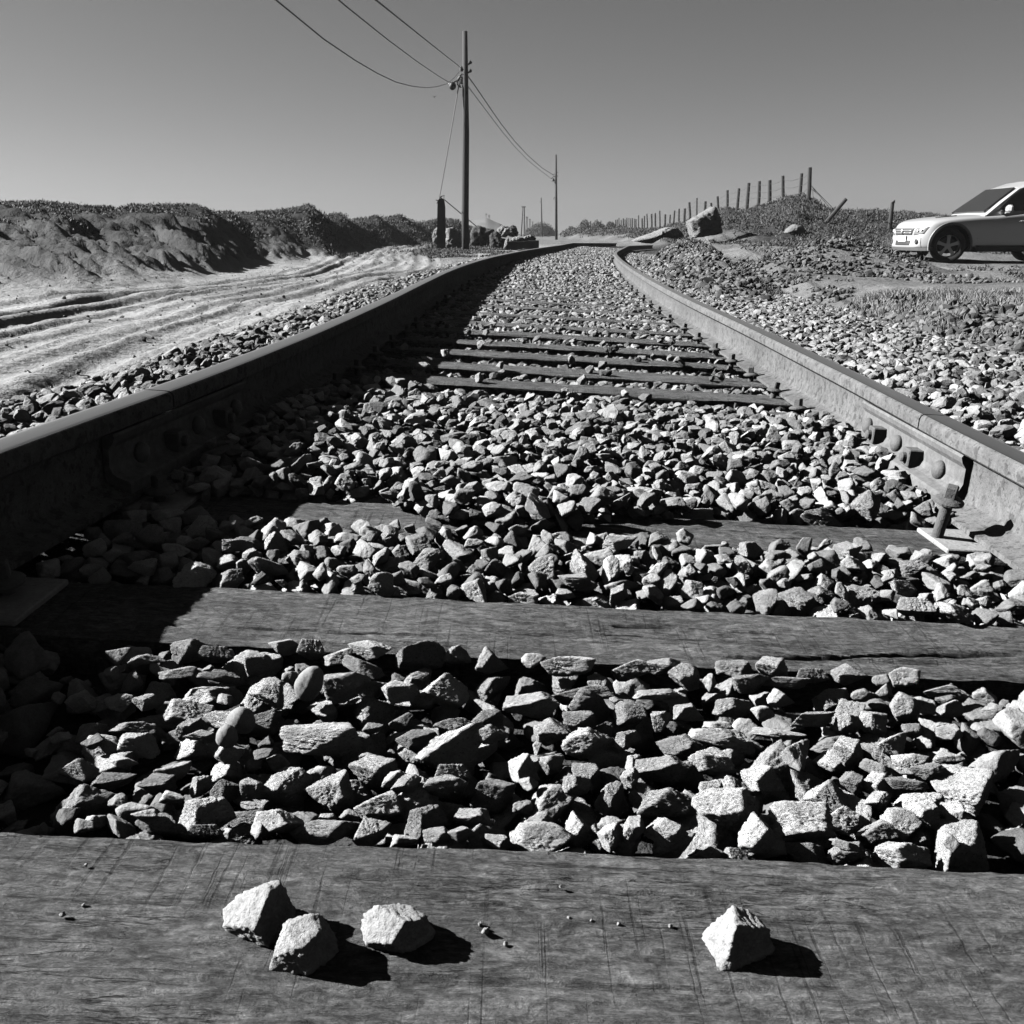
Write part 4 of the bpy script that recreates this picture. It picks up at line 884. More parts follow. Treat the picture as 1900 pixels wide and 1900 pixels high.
# ---------------------------------------------------------------- poles and wires
def ground_at(p): return float(terrain(np.array([p[0]]), np.array([p[1]]))[0])
def sag(a, b, s, n=36):
    t = np.linspace(0, 1, n)[:, None]; q = np.asarray(a) * (1 - t) + np.asarray(b) * t; q[:, 2] -= (4 * s * t * (1 - t))[:, 0]; return q
def wire(name, pts, r, label, cat='wire', group=None):
    mb = MB(); mb.tube(pts, r, 6); o = mb.build(name, M_wire); return tag(o, label, cat, group)
D1 = 34.0
pb = P(864, 461, D1); pt = P(862.5, 58, D1); gz = ground_at(pb)
t1 = empty('utility_pole', (pb[0], pb[1], gz - .05), label='tall dark wooden pole with lamp and cable coil beside the sandy track', cat='pole', group='wooden poles along the track')
L1 = np.array(t1.location)
mb = MB(); mb.tube([(0, 0, -.4), (0, 0, 1.2), tuple((pt - L1) * .55 + np.array([.02, 0, 0])), tuple(pt - L1)], [.135, .128, .118, .085], 16); mb.build('pole', M_pole, t1, True)
def rel(px, py, d=D1): return P(px, py, d) - L1
# step irons on the right
for a, b in (((868, 120), (876, 115)), ((868, 135), (876, 131))):
    mb = MB(); mb.tube([rel(*a), (rel(*a) + rel(*b)) / 2 + [0, 0, -.0], rel(*b)], [.03, .025, .012], 8); p_ = rel(b[0] - 3, b[1] + .5); mb.lathe([(.03, -.05), (.05, -.01), (.02, .05)], 10, p_); mb.build('insulator', M_iron, t1)
# upper bracket and insulator (left)
mb = MB(); mb.tube([rel(861, 127), rel(857, 124), rel(856, 128)], .03, 8); mb.lathe([(.03, -.09), (.055, -.04), (.055, .02), (.025, .07)], 12, rel(856, 127)); mb.build('insulator', M_iron, t1)
# loop bracket, spool insulators and coil
mb = MB(); mb.tube([rel(862, 137), rel(857, 137.5), rel(853.5, 140), rel(853, 144), rel(851, 146), rel(848, 150)], .035, 8); mb.build('bracket', M_iron, t1)
mb = MB(); an = np.linspace(0, 2 * math.pi, 30)
ctr = rel(854.5, 152); mb.tube([ctr + np.array([.115 * math.cos(a) * 1.0, .03 * math.sin(a * 3), .16 * math.sin(a)]) for a in an], .022, 8, False); mb.tube([ctr + np.array([.085 * math.cos(a) + .02, .05, .13 * math.sin(a)]) for a in an], .018, 8, False); mb.build('cable_coil', M_wire, t1, True)
for q_, s_ in ((rel(856, 148), .05), (rel(855.5, 153), .055)):
    mb = MB(); mb.lathe([(s_ * .5, -s_), (s_, -s_ * .7), (s_ * .55, 0), (s_, s_ * .7), (s_ * .5, s_)], 14, q_); mb.build('insulator', M_insul, t1, True)
mb = MB(); mb.tube([rel(848, 149), rel(843, 151.5), rel(839.5, 155)], .025, 8); mb.build('lamp_arm', M_iron, t1)
mb = MB(); c_ = rel(839.5, 159.5); v, f = ICO[2]; mb.add(v * np.array([.125, .11, .135]) + c_, f.tolist()); v2, f2 = ICO[1]; mb.add(v2 * .075 + rel(835.5, 156.5), f2.tolist()); mb.build('lamp_head', M_black, t1, True)
# second pole
D2 = 90.0
pb2 = P(1032.5, 444, D2); pt2 = P(1031.5, 287, D2); g2z = ground_at(pb2)
t2 = empty('utility_pole', (pb2[0], pb2[1], g2z - .1), label='second wooden pole, standing where the left rail meets the horizon', cat='pole', group='wooden poles along the track'); L2 = np.array(t2.location)
mb = MB(); mb.tube([(0, 0, -.3), (pt2 - L2) * .5, pt2 - L2], [.13, .11, .085], 12); mb.build('pole', M_pole, t2, True)
def rel2(px, py): return P(px, py, D2) - L2
mb = MB(); mb.tube([rel2(1031, 322), rel2(1028, 323), rel2(1026, 325)], .035, 6); mb.tube([rel2(1031, 328), rel2(1027, 327.5), rel2(1022, 332)], .04, 6); mb.tube([rel2(1032, 320), rel2(1036, 320)], .03, 6); mb.tube([rel2(1032, 326), rel2(1036, 327)], .03, 6); mb.tube([rel2(1030, 341), rel2(1028.5, 337)], .03, 6); mb.build('bracket', M_iron, t2)
mb = MB(); mb.lathe([(.14, -.12), (.16, -.05), (.06, .16)], 12, rel2(1026.5, 334)); mb.build('lamp_head', M_black, t2, True)
mb = MB(); mb.tube([rel2(1030.5, 366), rel2(1028, 367), rel2(1027, 370)], .04, 6); mb.build('bracket', M_iron, t2)
# third pole and the distant lines
def simple_pole(px, y0, y1, hm, label, lean=0, r=.12):
    r0 = ray(px, 437); D = hm * 1680 / abs(y1 - y0) / (ray(px, 437)[1]) * 1.0
    a = P(px, y0, D); b = P(px + lean, y1, D); g = ground_at(a); z0 = min(g, a[2])
    t = empty('utility_pole', (a[0], a[1], z0 - .2), label=label, cat='pole', group='wooden poles along the track'); L_ = np.array(t.location)
    mb = MB(); mb.tube([(0, 0, 0), (b - L_)], [r, r * .75], 10); mb.build('pole', M_post, t, True); return t, L_, D
t3, L3, D3 = simple_pole(1006, 437, 367, 8, 'third wooden pole beside the distant rounded bush', -2, .16)
mb = MB(); mb.tube([P(1004.5, 372, D3) - L3, P(1001.5, 376, D3) - L3], .05, 6); mb.build('bracket', M_iron, t3)
def twin(px, y1, y0, w, label, h_=8):
    D = h_ * 1680 / (y0 - y1) / ray(px, 437)[1]; c = P(px, y0, D); g = min(ground_at(c), c[2])
    t = empty('twin_pole', (c[0], c[1], g - .2), label=label, cat='pole', group='distant twin poles'); L_ = np.array(t.location)
    for s in (-1, 1):
        mb = MB(); mb.tube([P(px + s * w * .36 - w * .2, y0, D) - L_ - [0, 0, .3], P(px + s * w * .17 + .2, y1, D) - L_], [.17, .13], 8); mb.build('post', M_post, t, True)
    mb = MB(); mb.box(P(px + .2, y1 + .8, D) - L_, (w * .95 * D / F, .2, .22)); mb.build('crossbar', M_post, t)
twin(971.5, 383, 437, 8, 'tallest pair of distant poles with a short crossbar')
twin(977.5, 402, 437, 4.5, 'second pair of distant poles behind the tallest pair')
twin(983, 406, 437, 4, 'third pair of distant poles, above the left end of the far bush')
twin(988, 411, 437, 3.2, 'fourth and faintest pair of distant poles above the far bush')
simple_pole(1016, 437, 418, 8, 'faint short pole right of the distant rounded bush', 0, .22)

# wires
G_W = 'telephone wires between the poles'
wire('telephone_wire', np.array([P(*q) for q in [(868, 141, 34), (884, 163, 37), (905, 194, 42), (930, 230, 49), (955, 262, 58), (980, 289, 68), (1005, 311, 79), (1027, 325, 90)]]), .02, 'upper wire from the tall pole down to the second pole', group=G_W)
wire('telephone_wire', np.array([P(*q) for q in [(868, 160, 34), (884, 181, 37), (905, 209, 42), (930, 242, 49), (955, 272, 58), (980, 298, 68), (1005, 318, 79), (1022, 331, 90)]]), .014, 'thinner lower wire from the tall pole down to the second pole', group=G_W)
wire('telephone_wire', np.array([P(*q) for q in [(852, 133, 34), (842, 145, 32), (830, 155, 29), (812, 160.5, 26), (791, 163, 23), (765, 160, 20), (735, 152.5, 17.5), (700, 136, 15), (659, 112, 13), (600, 72, 11), (500, -10, 9)]]), .0075, 'slack hanging wire curving below the tall pole on its left', group=G_W)
wire('telephone_wire', np.array([P(*q) for q in [(845, 155, 34), (832, 152, 31), (815, 142, 27.5), (800, 132, 24), (771, 112, 20), (720, 74, 15), (640, 10, 11), (560, -60, 8)]]), .008, 'straight wire rising to the upper left and crossing the slack one', group=G_W)
wire('telephone_wire', np.array([P(*q) for q in [(855, 126, 34), (847, 119, 31), (838, 112, 28), (800, 82, 20), (740, 34, 14), (670, -22, 10)]]), .010, 'uppermost wire leaving the tall pole to the left', group=G_W)

# concrete stump beside the pole
DC = 33.5
cb = P(817, 464, DC); g_ = ground_at(cb); tC = empty('concrete_post', (cb[0], cb[1], g_ - .1), label='broken concrete post with bent wires on top, left of the tall pole', cat='post'); LC = np.array(tC.location)
v, f = ICO[0]; pts = [(810.5, 466), (826, 466), (825.5, 385), (824, 373), (822, 369), (816, 368), (812, 372), (811.5, 385)]
fr = [P(px, py, DC) - LC for px, py in pts]; bk = [p + np.array([0, .26, 0]) for p in fr]; n = len(fr)
mb = MB(); mb.add(fr + bk, [tuple(range(n)), tuple(range(n, 2 * n))[::-1]] + [(k, (k + 1) % n, n + (k + 1) % n, n + k) for k in range(n)]); mb.build('shaft', M_conc, tC)
mb = MB()
for pl in ([(815, 368), (819, 364.5), (824, 362.5), (823.5, 371)], [(812, 372), (809, 371)], [(815, 369), (817, 366), (821, 369)], [(812, 374), (810, 378)]):
    mb.tube([P(px, py, DC + .1) - LC for px, py in pl], .02, 6)
mb.build('bent_wire', M_wire, tC)
wire('guy_wire', sag(P(851, 160, 34), P(815.5, 366, 33.6), .03, 12), .018, 'guy wire from the tall pole down to the broken concrete post')
wire('guy_wire', sag(P(825, 371, 33.6), P(884, 420, 35.5), .0, 12), .016, 'thin wire from the concrete post down behind the pole to the rocks')

# ---------------------------------------------------------------- fence on the right ridge
z3 = lambda a: (1200 + a[0] * .3158, 280 + a[1] * .3158, 1200 + a[2] * .3158, 280 + a[3] * .3158)
z2 = lambda a: (900 + a[0] * .2105, 350 + a[1] * .2105, 900 + a[2] * .2105, 350 + a[3] * .2105)
posts = [z3(a) for a in [(959, 97, 947, 310), (910, 132, 898, 285), (800, 146, 803, 280), (723, 172, 722, 285), (662, 178, 655, 322), (600, 188, 589, 330), (542, 220, 531, 340), (474, 231, 472, 348), (416, 267, 420, 350), (378, 305, 378, 350), (345, 296, 340, 350), (295, 277, 295, 375), (250, 302, 253, 410), (224, 338, 222, 425), (190, 340, 188, 432), (164, 350, 158, 443), (138, 375, 132, 448), (109, 373, 104, 450), (76, 352, 77, 452), (50, 366, 52, 458), (28, 370, 28, 462)]]
posts += [z2(a) for a in [(1426, 222, 1430, 358), (1405, 240, 1403, 362), (1384, 262, 1383, 365), (1353, 235, 1353, 350), (1330, 270, 1330, 352), (1318, 265, 1318, 350), (1300, 260, 1300, 345), (1284, 262, 1284, 345), (1268, 258, 1268, 345), (1250, 257, 1250, 342), (1234, 270, 1234, 342), (1218, 262, 1218, 340), (1200, 275, 1200, 340), (1180, 258, 1180, 340), (1165, 272, 1165, 338), (1150, 275, 1150, 335), (1122, 298, 1122, 335), (1085, 312, 1085, 345), (1050, 318, 1050, 345), (1022, 282, 1020, 342), (987, 272, 985, 342), (960, 300, 960, 345), (930, 286, 930, 346), (905, 308, 905, 348), (880, 298, 880, 350), (838, 312, 838, 352)]]
tf = empty('wire_fence', (11.0, 35, 1.5), label='long leaning post and wire fence along the right ridge', cat='fence'); LF = np.array(tf.location)
tops = []
for k, (ax, ay, bx, by) in enumerate(posts):
    D = min(dF(bx), 140.0); top = P(ax, ay, D); g = terrain(np.array([P(bx, by, D)[0]]), np.array([D]))[0]
    bot = P(bx, by, D); dirn = bot - top; bot = top + dirn * 1.06; 
    if bot[2] > g - .15: bot = top + dirn * (top[2] - g + .2) / max(top[2] - (top + dirn)[2], .05)
    r_ = .08 * random.uniform(.8, 1.15) * (1 if D < 60 else 1.15) * (.55 if k == 11 else 1)
    mb = MB(); mid_ = (top + bot) / 2 + np.array([random.uniform(-.03, .03), 0, 0]); mb.tube([bot - LF, mid_ - LF, top - LF], [r_ * 1.05, r_, r_ * .9], 8); mb.build('post', M_post, tf, False); tops.append((top, bot, D))
mb = MB()
for w_ in (.12, .34, .55, .78):
    for (a, ab, _), (b, bb, _) in zip(tops[:30], tops[1:31]):
        la = a + (ab - a) * 0; ha = 1.35
        pa = a + (ab - a) / np.linalg.norm(ab - a) * w_ * 1.25; pb_ = b + (bb - b) / np.linalg.norm(bb - b) * w_ * 1.25
        mb.tube(sag(pa - LF, pb_ - LF, .05 + .03 * random.random(), 6), .007, 4, False)
mb.build('fence_wire', M_wire, tf)
mb = MB()
for q in ([(1503, 342), (1516, 356), (1545, 386)], [(1505, 350), (1520, 362), (1548, 396)], [(1506, 345), (1514, 357), (1510, 350)], [(1508, 352), (1509, 372)]):
    mb.tube([P(px, py, 34) - LF for px, py in q], .009, 4, False)
mb.build('loose_wire', M_wire, tf)
# the leaning and the upright posts
a, b = P(1570, 369, 30), P(1531, 414, 30); b2 = a + (b - a) * 1.2
tp = empty('fence_post', tuple(b2), label='old fence post leaning hard to the right, beyond the fence end', cat='post'); mb = MB(); mb.tube([(0, 0, 0), (a - b2) * .5 + [.01, 0, .0], a - b2], [.06, .063, .06], 10); mb.build('timber', M_post, tp, False)
Dp = 27.5; a, b = P(1649, 373, Dp), P(1648, 446, Dp)
b[2] = min(b[2], ground_at(b) - .1)
tp = empty('fence_post', tuple(b), label='single upright thick fence post standing left of the parked car', cat='post'); mb = MB(); hgt = a[2] - b[2]
mb.tube([(0, 0, 0), (0, 0, hgt * .5), (.0, 0, hgt - .05)], [.06, .057, .052], 10); mb.add([(-.05, -.05, hgt - .05), (.05, -.05, hgt - .05), (.05, .05, hgt - .05), (-.05, .05, hgt - .05), (.045, -.045, hgt + .03), (.045, .045, hgt + .03)], [(0, 1, 4), (3, 5, 2), (0, 4, 5, 3), (1, 2, 5, 4)])
mb.build('timber', M_post, tp, False)
mb = MB(); mb.tube([P(1640, 411, Dp - .1) - b, P(1646, 413.5, Dp - .1) - b, P(1665, 415, Dp + .3) - b], .012, 5); mb.build('wire_stub', M_insul, tp)

# ---------------------------------------------------------------- boulders
def boulder(name, pxs, D, depth, material, label, cat='boulder', seed=1, rough=.05, sinkpx=4, round_=.35):
    """outline pixels -> a rock of real thickness at distance D: angular outline, domed front and back"""
    o2 = np.array([P(a, b, D) for a, b in pxs]); c = o2.mean(0); c[1] = D + depth / 2
    D_, f = ICO[4]
    ang = np.arctan2(o2[:, 2] - c[2], o2[:, 0] - c[0]); o_ = np.argsort(ang); ang = ang[o_]; rad = np.hypot(o2[:, 2] - c[2], o2[:, 0] - c[0])[o_]; pts = o2[o_]
    # radius of the outline polygon in direction a
    def rpoly(a):
        r = np.full(len(a), 1e9)
        for k in range(len(pts)):
            p, q = pts[k], pts[(k + 1) % len(pts)]; px_, pz, qx, qz = p[0] - c[0], p[2] - c[2], q[0] - c[0], q[2] - c[2]
            ex, ez = qx - px_, qz - pz; dx, dz = np.cos(a), np.sin(a); den = dx * ez - dz * ex; den = np.where(np.abs(den) < 1e-9, 1e-9, den)
            t = (px_ * ez - pz * ex) / den; s = (px_ * dz - pz * dx) / den; ok = (t > 0) & (s >= -.001) & (s <= 1.001); r = np.where(ok, np.minimum(r, t), r)
        return np.where(r > 1e8, np.median(rad), r)
    a = np.arctan2(D_[:, 2], D_[:, 0]); rp = rpoly(a); e = np.hypot(D_[:, 0], D_[:, 2]); N_, h = rock_planes(np.random.default_rng(seed), 9)
    dots = D_ @ N_.T; q = np.where(dots > .05, h / np.maximum(dots, .05), 9).min(1); q = np.minimum(q, 1.2) / 1.0
    ex_ = np.clip(e * 1.35, 0, 1)
    v = np.stack([np.cos(a) * rp * ex_, D_[:, 1] * depth / 2 * (.6 + .5 * q), np.sin(a) * rp * ex_], 1)
    sc = depth; nn = n3(D_ * 3 + seed, seed) * rough * 2 + n3(D_ * 8, seed + 4) * rough * .9
    v = v * (1 + nn[:, None])
    me = fast_mesh(name, v, f, material, None, True); o = link(name, me); o.location = c; tag(o, label, cat); return o
boulder('boulder', [(1283, 410), (1330, 382), (1336, 392), (1340, 404), (1343, 432), (1322, 437), (1291, 442), (1287, 425)], 27, 1.0, M_rock, 'big pale slanted slab of rock tilted up against the right ridge', seed=4, rough=.05)
boulder('boulder', [(1180, 447), (1213, 452), (1235, 440), (1272, 444), (1268, 430), (1255, 421), (1240, 423), (1222, 431), (1195, 440)], 29, 1.6, M_rock, 'low pale rock lying left of the tilted slab by the track', seed=6, rough=.05)
boulder('boulder', [(1462, 432), (1468, 423), (1478, 416), (1492, 419), (1498, 430), (1480, 433)], 26.5, .5, M_conc, 'small grey rock set in the green bank below the fence', seed=9)
boulder('boulder', [(801, 437), (806, 425), (814, 420), (822, 440), (818, 454), (803, 452)], 36, .8, M_rock, 'pale boulder half hidden behind the concrete post', seed=12)
boulder('boulder', [(826, 458), (827, 424), (838, 422), (852, 434), (860, 446), (862, 460), (840, 461)], 35.3, .9, M_rock, 'streaked boulder between the concrete post and the tall pole', seed=14, rough=.07)
boulder('boulder', [(873, 454), (873, 432), (878, 422), (886, 418), (903, 424), (915, 425), (920, 440), (912, 455), (890, 457)], 37, 1.2, M_darkrock, 'large dark boulder just right of the tall pole', seed=16, rough=.06)
boulder('boulder', [(908, 458), (908, 438), (915, 431), (921, 429), (928, 435), (930, 442), (937, 443), (938, 454), (933, 463), (918, 463)], 33, .8, M_darkrock, 'rounded dark boulder in front of the larger dark one', seed=18, rough=.06)
boulder('boulder', [(918, 436), (924, 424), (931, 419), (943, 421), (945, 433), (938, 440)], 42, 1.0, M_rock, 'pale rubble rock behind the dark boulders', seed=20, rough=.1)
boulder('boulder', [(941, 436), (945, 423), (950, 418), (957, 420), (962, 432), (960, 438), (948, 439)], 43, 1.0, M_darkrock, 'dark jagged rubble rock left of the distant twin poles', seed=22, rough=.12)
boulder('boulder', [(930, 437), (937, 424), (944, 423), (944, 434), (940, 439)], 41, .7, M_rock, 'white rubble block in the rock pile left of the twin poles', seed=24, rough=.08)
boulder('boulder', [(934, 462), (937, 447), (943, 441), (946, 452), (941, 464)], 31.5, .5, M_rock, 'narrow pale stone at the left end of the concrete slab', seed=26, rough=.05)
boulder('boulder', [(948, 447), (952, 441), (964, 439), (972, 442), (970, 449), (955, 451)], 31.5, .7, M_rock, 'pale lump on top of the dark slab, left one', seed=28, rough=.08)
boulder('boulder', [(966, 445), (974, 439), (985, 435), (993, 440), (994, 446), (975, 449)], 31.8, .7, M_rock, 'pale lump on top of the dark slab, right one', seed=30, rough=.08)
q0, q1 = P(942, 448, 31), P(999, 447, 31.6); mb = MB(); mb.add([P(941, 464, 31), P(941, 449, 31), P(950, 447, 31.1), P(965, 448.5, 31.2), P(985, 446.5, 31.4), P(1000, 446, 31.6), P(1000, 462, 31.6)], [])
fr = mb.v[0]; bk = fr + np.array([.0, .8, 0]); n = len(fr); mb = MB(); mb.add(np.concatenate([fr, bk]), [tuple(range(n)), tuple(range(n, 2 * n))[::-1]] + [(k, (k + 1) % n, n + (k + 1) % n, n + k) for k in range(n)])
tag(mb.build('concrete_slab', M_conc), 'dark broken concrete slab lying beside the curve of the left rail', 'slab')
def bush_like(name, c, dims, n, leaf, material, label, cat='bush', kind=None, seed=0, stem=True):
    r = np.random.default_rng(seed); d = r.normal(size=(n, 3)); d /= np.linalg.norm(d, axis=1)[:, None]; d[:, 2] = np.abs(d[:, 2])
    lump = 1 + .35 * n3(d * 2.2 + seed, seed); p = d * (r.uniform(.35, 1, n) ** .4 * lump)[:, None] * np.asarray(dims) / 2 * np.array([1, 1, 2])
    v, t, a = leaves(p, leaf, r); me = fast_mesh('foliage', v, t, material, {'tone': a}, False)
    o = empty(name, c, label=label, cat=cat); link('foliage', me, o)
    mb = MB()
    for k in range(5):
        an = k * 1.3; mb.tube([(0, 0, -.1), (dims[0] * .12 * math.cos(an), dims[1] * .12 * math.sin(an), dims[2] * .35), (dims[0] * .28 * math.cos(an), dims[1] * .28 * math.sin(an), dims[2] * .7)], [dims[2] * .03, dims[2] * .02, dims[2] * .01], 6)
    mb.build('branches', M_post, o); return o
def leaves(p, leaf, r, up=.3, aspect=.45, tone=(.5, 1.6)):
    n = len(p); ax = r.normal(size=(n, 3)); ax[:, 2] = np.abs(ax[:, 2]) + up; ax /= np.linalg.norm(ax, axis=1)[:, None]
    sd = np.cross(ax, r.normal(size=(n, 3))); sd /= np.linalg.norm(sd, axis=1)[:, None] + 1e-9; s = (leaf * r.uniform(.6, 1.4, n))[:, None]
    nr = np.cross(ax, sd)
    v = np.stack([p - sd * s * aspect * .5, p + sd * s * aspect * .5, p + ax * s, p + nr * s * aspect * .5], 1).reshape(-1, 3)
    b = np.arange(n)[:, None] * 4; t = np.stack([b + [0, 1, 2], b + [1, 3, 2], b + [3, 0, 2]], 1).reshape(-1, 3)
    return v, t, np.repeat(r.uniform(*tone, n), 4)
c_ = P(1004, 437, 200); bush_like('bush', (c_[0], 200, ground_at((c_[0], 200)) - .1), (7.0, 5, 2.6), 5000, .28, M_bush, 'wide rounded dark bush far away beside the third pole', seed=3)
c_ = P(1258, 448, 25.5); bush_like('bush', (c_[0], 25.5, ground_at((c_[0], 25.5)) - .05), (.42, .4, .30), 1200, .05, M_bush, 'small very dark bush in front of the low pale rock', seed=5)
for k, (px, py, D, s) in enumerate([(1110, 421, 116, 1.0), (1060, 428, 125, .8), (1085, 424, 120, .9), (1132, 420, 110, .8)]):
    c_ = P(px, py, D); bush_like('bush', (c_[0], D, ground_at((c_[0], D)) - .1), (s * 1.6, 1.4, s), 700, .14, M_bush, ['spiky shrub on the far ridge among the thinnest fence posts', 'leftmost shrub on the low far end of the right ridge', 'shrub on the far ridge, second from its left end', 'shrub on the far ridge nearest the dense row of posts'][k], seed=20 + k)

# ---------------------------------------------------------------- ground cover and grass
def cover():
    out = []
    def sample(n, a0, a1, r0, r1): 
        az = rng.uniform(R(a0), R(a1), n); r = np.exp(rng.uniform(math.log(r0), math.log(r1), n)); return r * np.sin(az), r * np.cos(az)
    r_ = np.random.default_rng(11)
    # left dunes: dark succulent mats near the crests
    x, y = sample(130000, -34, -1, 11, 75); bed, vl, rg = zone(x, y); n = fbm(x / 1.3, y / 1.3, 4, 71); p = vl * sstep(-.12, .12, n + .35 * (vl - .5)); k = rng.random(len(x)) < p; out.append((x[k], y[k], .02 + .0014 * np.hypot(x[k], y[k]), (.35, 1.2)))
    # right ridge
    x, y = sample(160000, 3, 34, 20, 150); bed, vl, rg = zone(x, y); n = fbm(x / 1.1, y / 1.1, 4, 72); p = rg * sstep(-.3, .05, n) + (y > 24) * (x > 8) * (y < 34) * .5; k = rng.random(len(x)) < p; out.append((x[k], y[k], .02 + .0016 * np.hypot(x[k], y[k]), (.25, 1.5)))
    # hollows and scrub around the heaps
    x, y = sample(26000, 8, 34, 7, 24); n = fbm(x / .9, y / .9, 3, 73); p = ((n > .08) & (y > 13)) * .6 + (np.hypot((x - 6.3) / 1.2, (y - 18.5) / 1.2) < 1) * .7; k = (rng.random(len(x)) < p) & (x - xc(y) > 1.9) & ~((y > 17.5) & (x > 8.3) & (y < 22.5)); out.append((x[k], y[k], .035 + .0015 * np.hypot(x[k], y[k]), (.5, 1.5)))
    x, y = sample(30000, 8, 20, 5.6, 14); k = (x > berm_c(y) + .12 + .12 * fbm(y / .6, x, 2, 78)) & (x < berm_c(y) + .95) & (y > 6.2) & (fbm(x / .5, y / .5, 3, 79) > -.16); out.append((x[k], y[k], .04 + 0 * x[k], (.3, .9)))  # trough plants, their dark leaves also standing in for the berm's shade
    # around the pole base
    x, y = sample(9000, -9, 1.5, 24, 42); n = fbm(x / .9, y / .9, 3, 74); k = (n > -.05) & (x - xc(y) < -1.9) & (x > road(y) + 1.3); out.append((x[k], y[k], .06 + 0 * x[k], (.5, 1.4)))
    V = []; T_ = []; A_ = []; o = 0
    for x, y, s, tn in out:
        z = terrain(x, y)
        for rep in range(3):
            p = np.stack([x, y, z], 1) + r_.normal(0, 1, (len(x), 3)) * np.c_[s, s, s * .25]
            v, t, a = leaves(p, s, r_, .5, .5, tn); V.append(v); T_.append(t + o); A_.append(a); o += len(v)
    me = fast_mesh('ground_cover', np.concatenate(V), np.concatenate(T_), M_leaf, {'tone': np.concatenate(A_)}, False)
    tag(link('ground_cover', me), 'dark low succulent plants covering the dunes and banks', 'ground cover', kind='stuff')
cover()
def grass():
    r_ = np.random.default_rng(12); P_ = []; S_ = []
    def patch(cx, cy, rx, ry, n, s, f=.0):
        a = r_.uniform(0, 6.28, n); q = np.sqrt(r_.uniform(0, 1, n)); x = cx + rx * q * np.cos(a); y = cy + ry * q * np.sin(a); k = fbm(x / .35, y / .35, 2, 77) > f - .1; P_.append(np.stack([x[k], y[k]], 1)); S_.append(np.full(k.sum(), s))
    patch(5.0, 9.6, 1.6, 1.6, 9000, .085); patch(6.2, 9.0, 1.2, 1.2, 3500, .08); patch(2.9, 8.6, .35, 1.4, 3200, .11); patch(3.4, 8.2, .5, .9, 1500, .08)
    patch(3.9, 6.9, .7, .35, 260, .07, .1); patch(-1.62, 6.2, .17, .9, 380, .075); patch(-1.5, 8.5, .15, .9, 200, .07); patch(5.0, 7.0, 1.2, .4, 700, .06, .1)
    xy = np.concatenate(P_); s = np.concatenate(S_); z = terrain(xy[:, 0], xy[:, 1]) ; p = np.c_[xy, z]
    n = len(p); ax = r_.normal(0, .35, (n, 3)); ax[:, 2] = 1; ax /= np.linalg.norm(ax, axis=1)[:, None]; sd = np.cross(ax, r_.normal(size=(n, 3))); sd /= np.linalg.norm(sd, axis=1)[:, None]
    L_ = (s * r_.uniform(.5, 1.3, n))[:, None]; w = .004; bend = r_.normal(0, .25, (n, 3)) * L_; bend[:, 2] = 0
    v = np.stack([p - sd * w, p + sd * w, p + ax * L_ * .6 + sd * w * .7 + bend * .3, p + ax * L_ * .6 - sd * w * .7 + bend * .3, p + ax * L_ + bend], 1).reshape(-1, 3)
    b = np.arange(n)[:, None] * 5; t = np.stack([b + [0, 1, 2], b + [0, 2, 3], b + [3, 2, 4]], 1).reshape(-1, 3)
    me = fast_mesh('grass', v, t, M_grass, {'tone': np.repeat(r_.uniform(.4, 1.6, n), 5)}, False); tag(link('grass', me), 'short dry grass growing in patches beside the ballast', 'grass', kind='stuff')
grass()

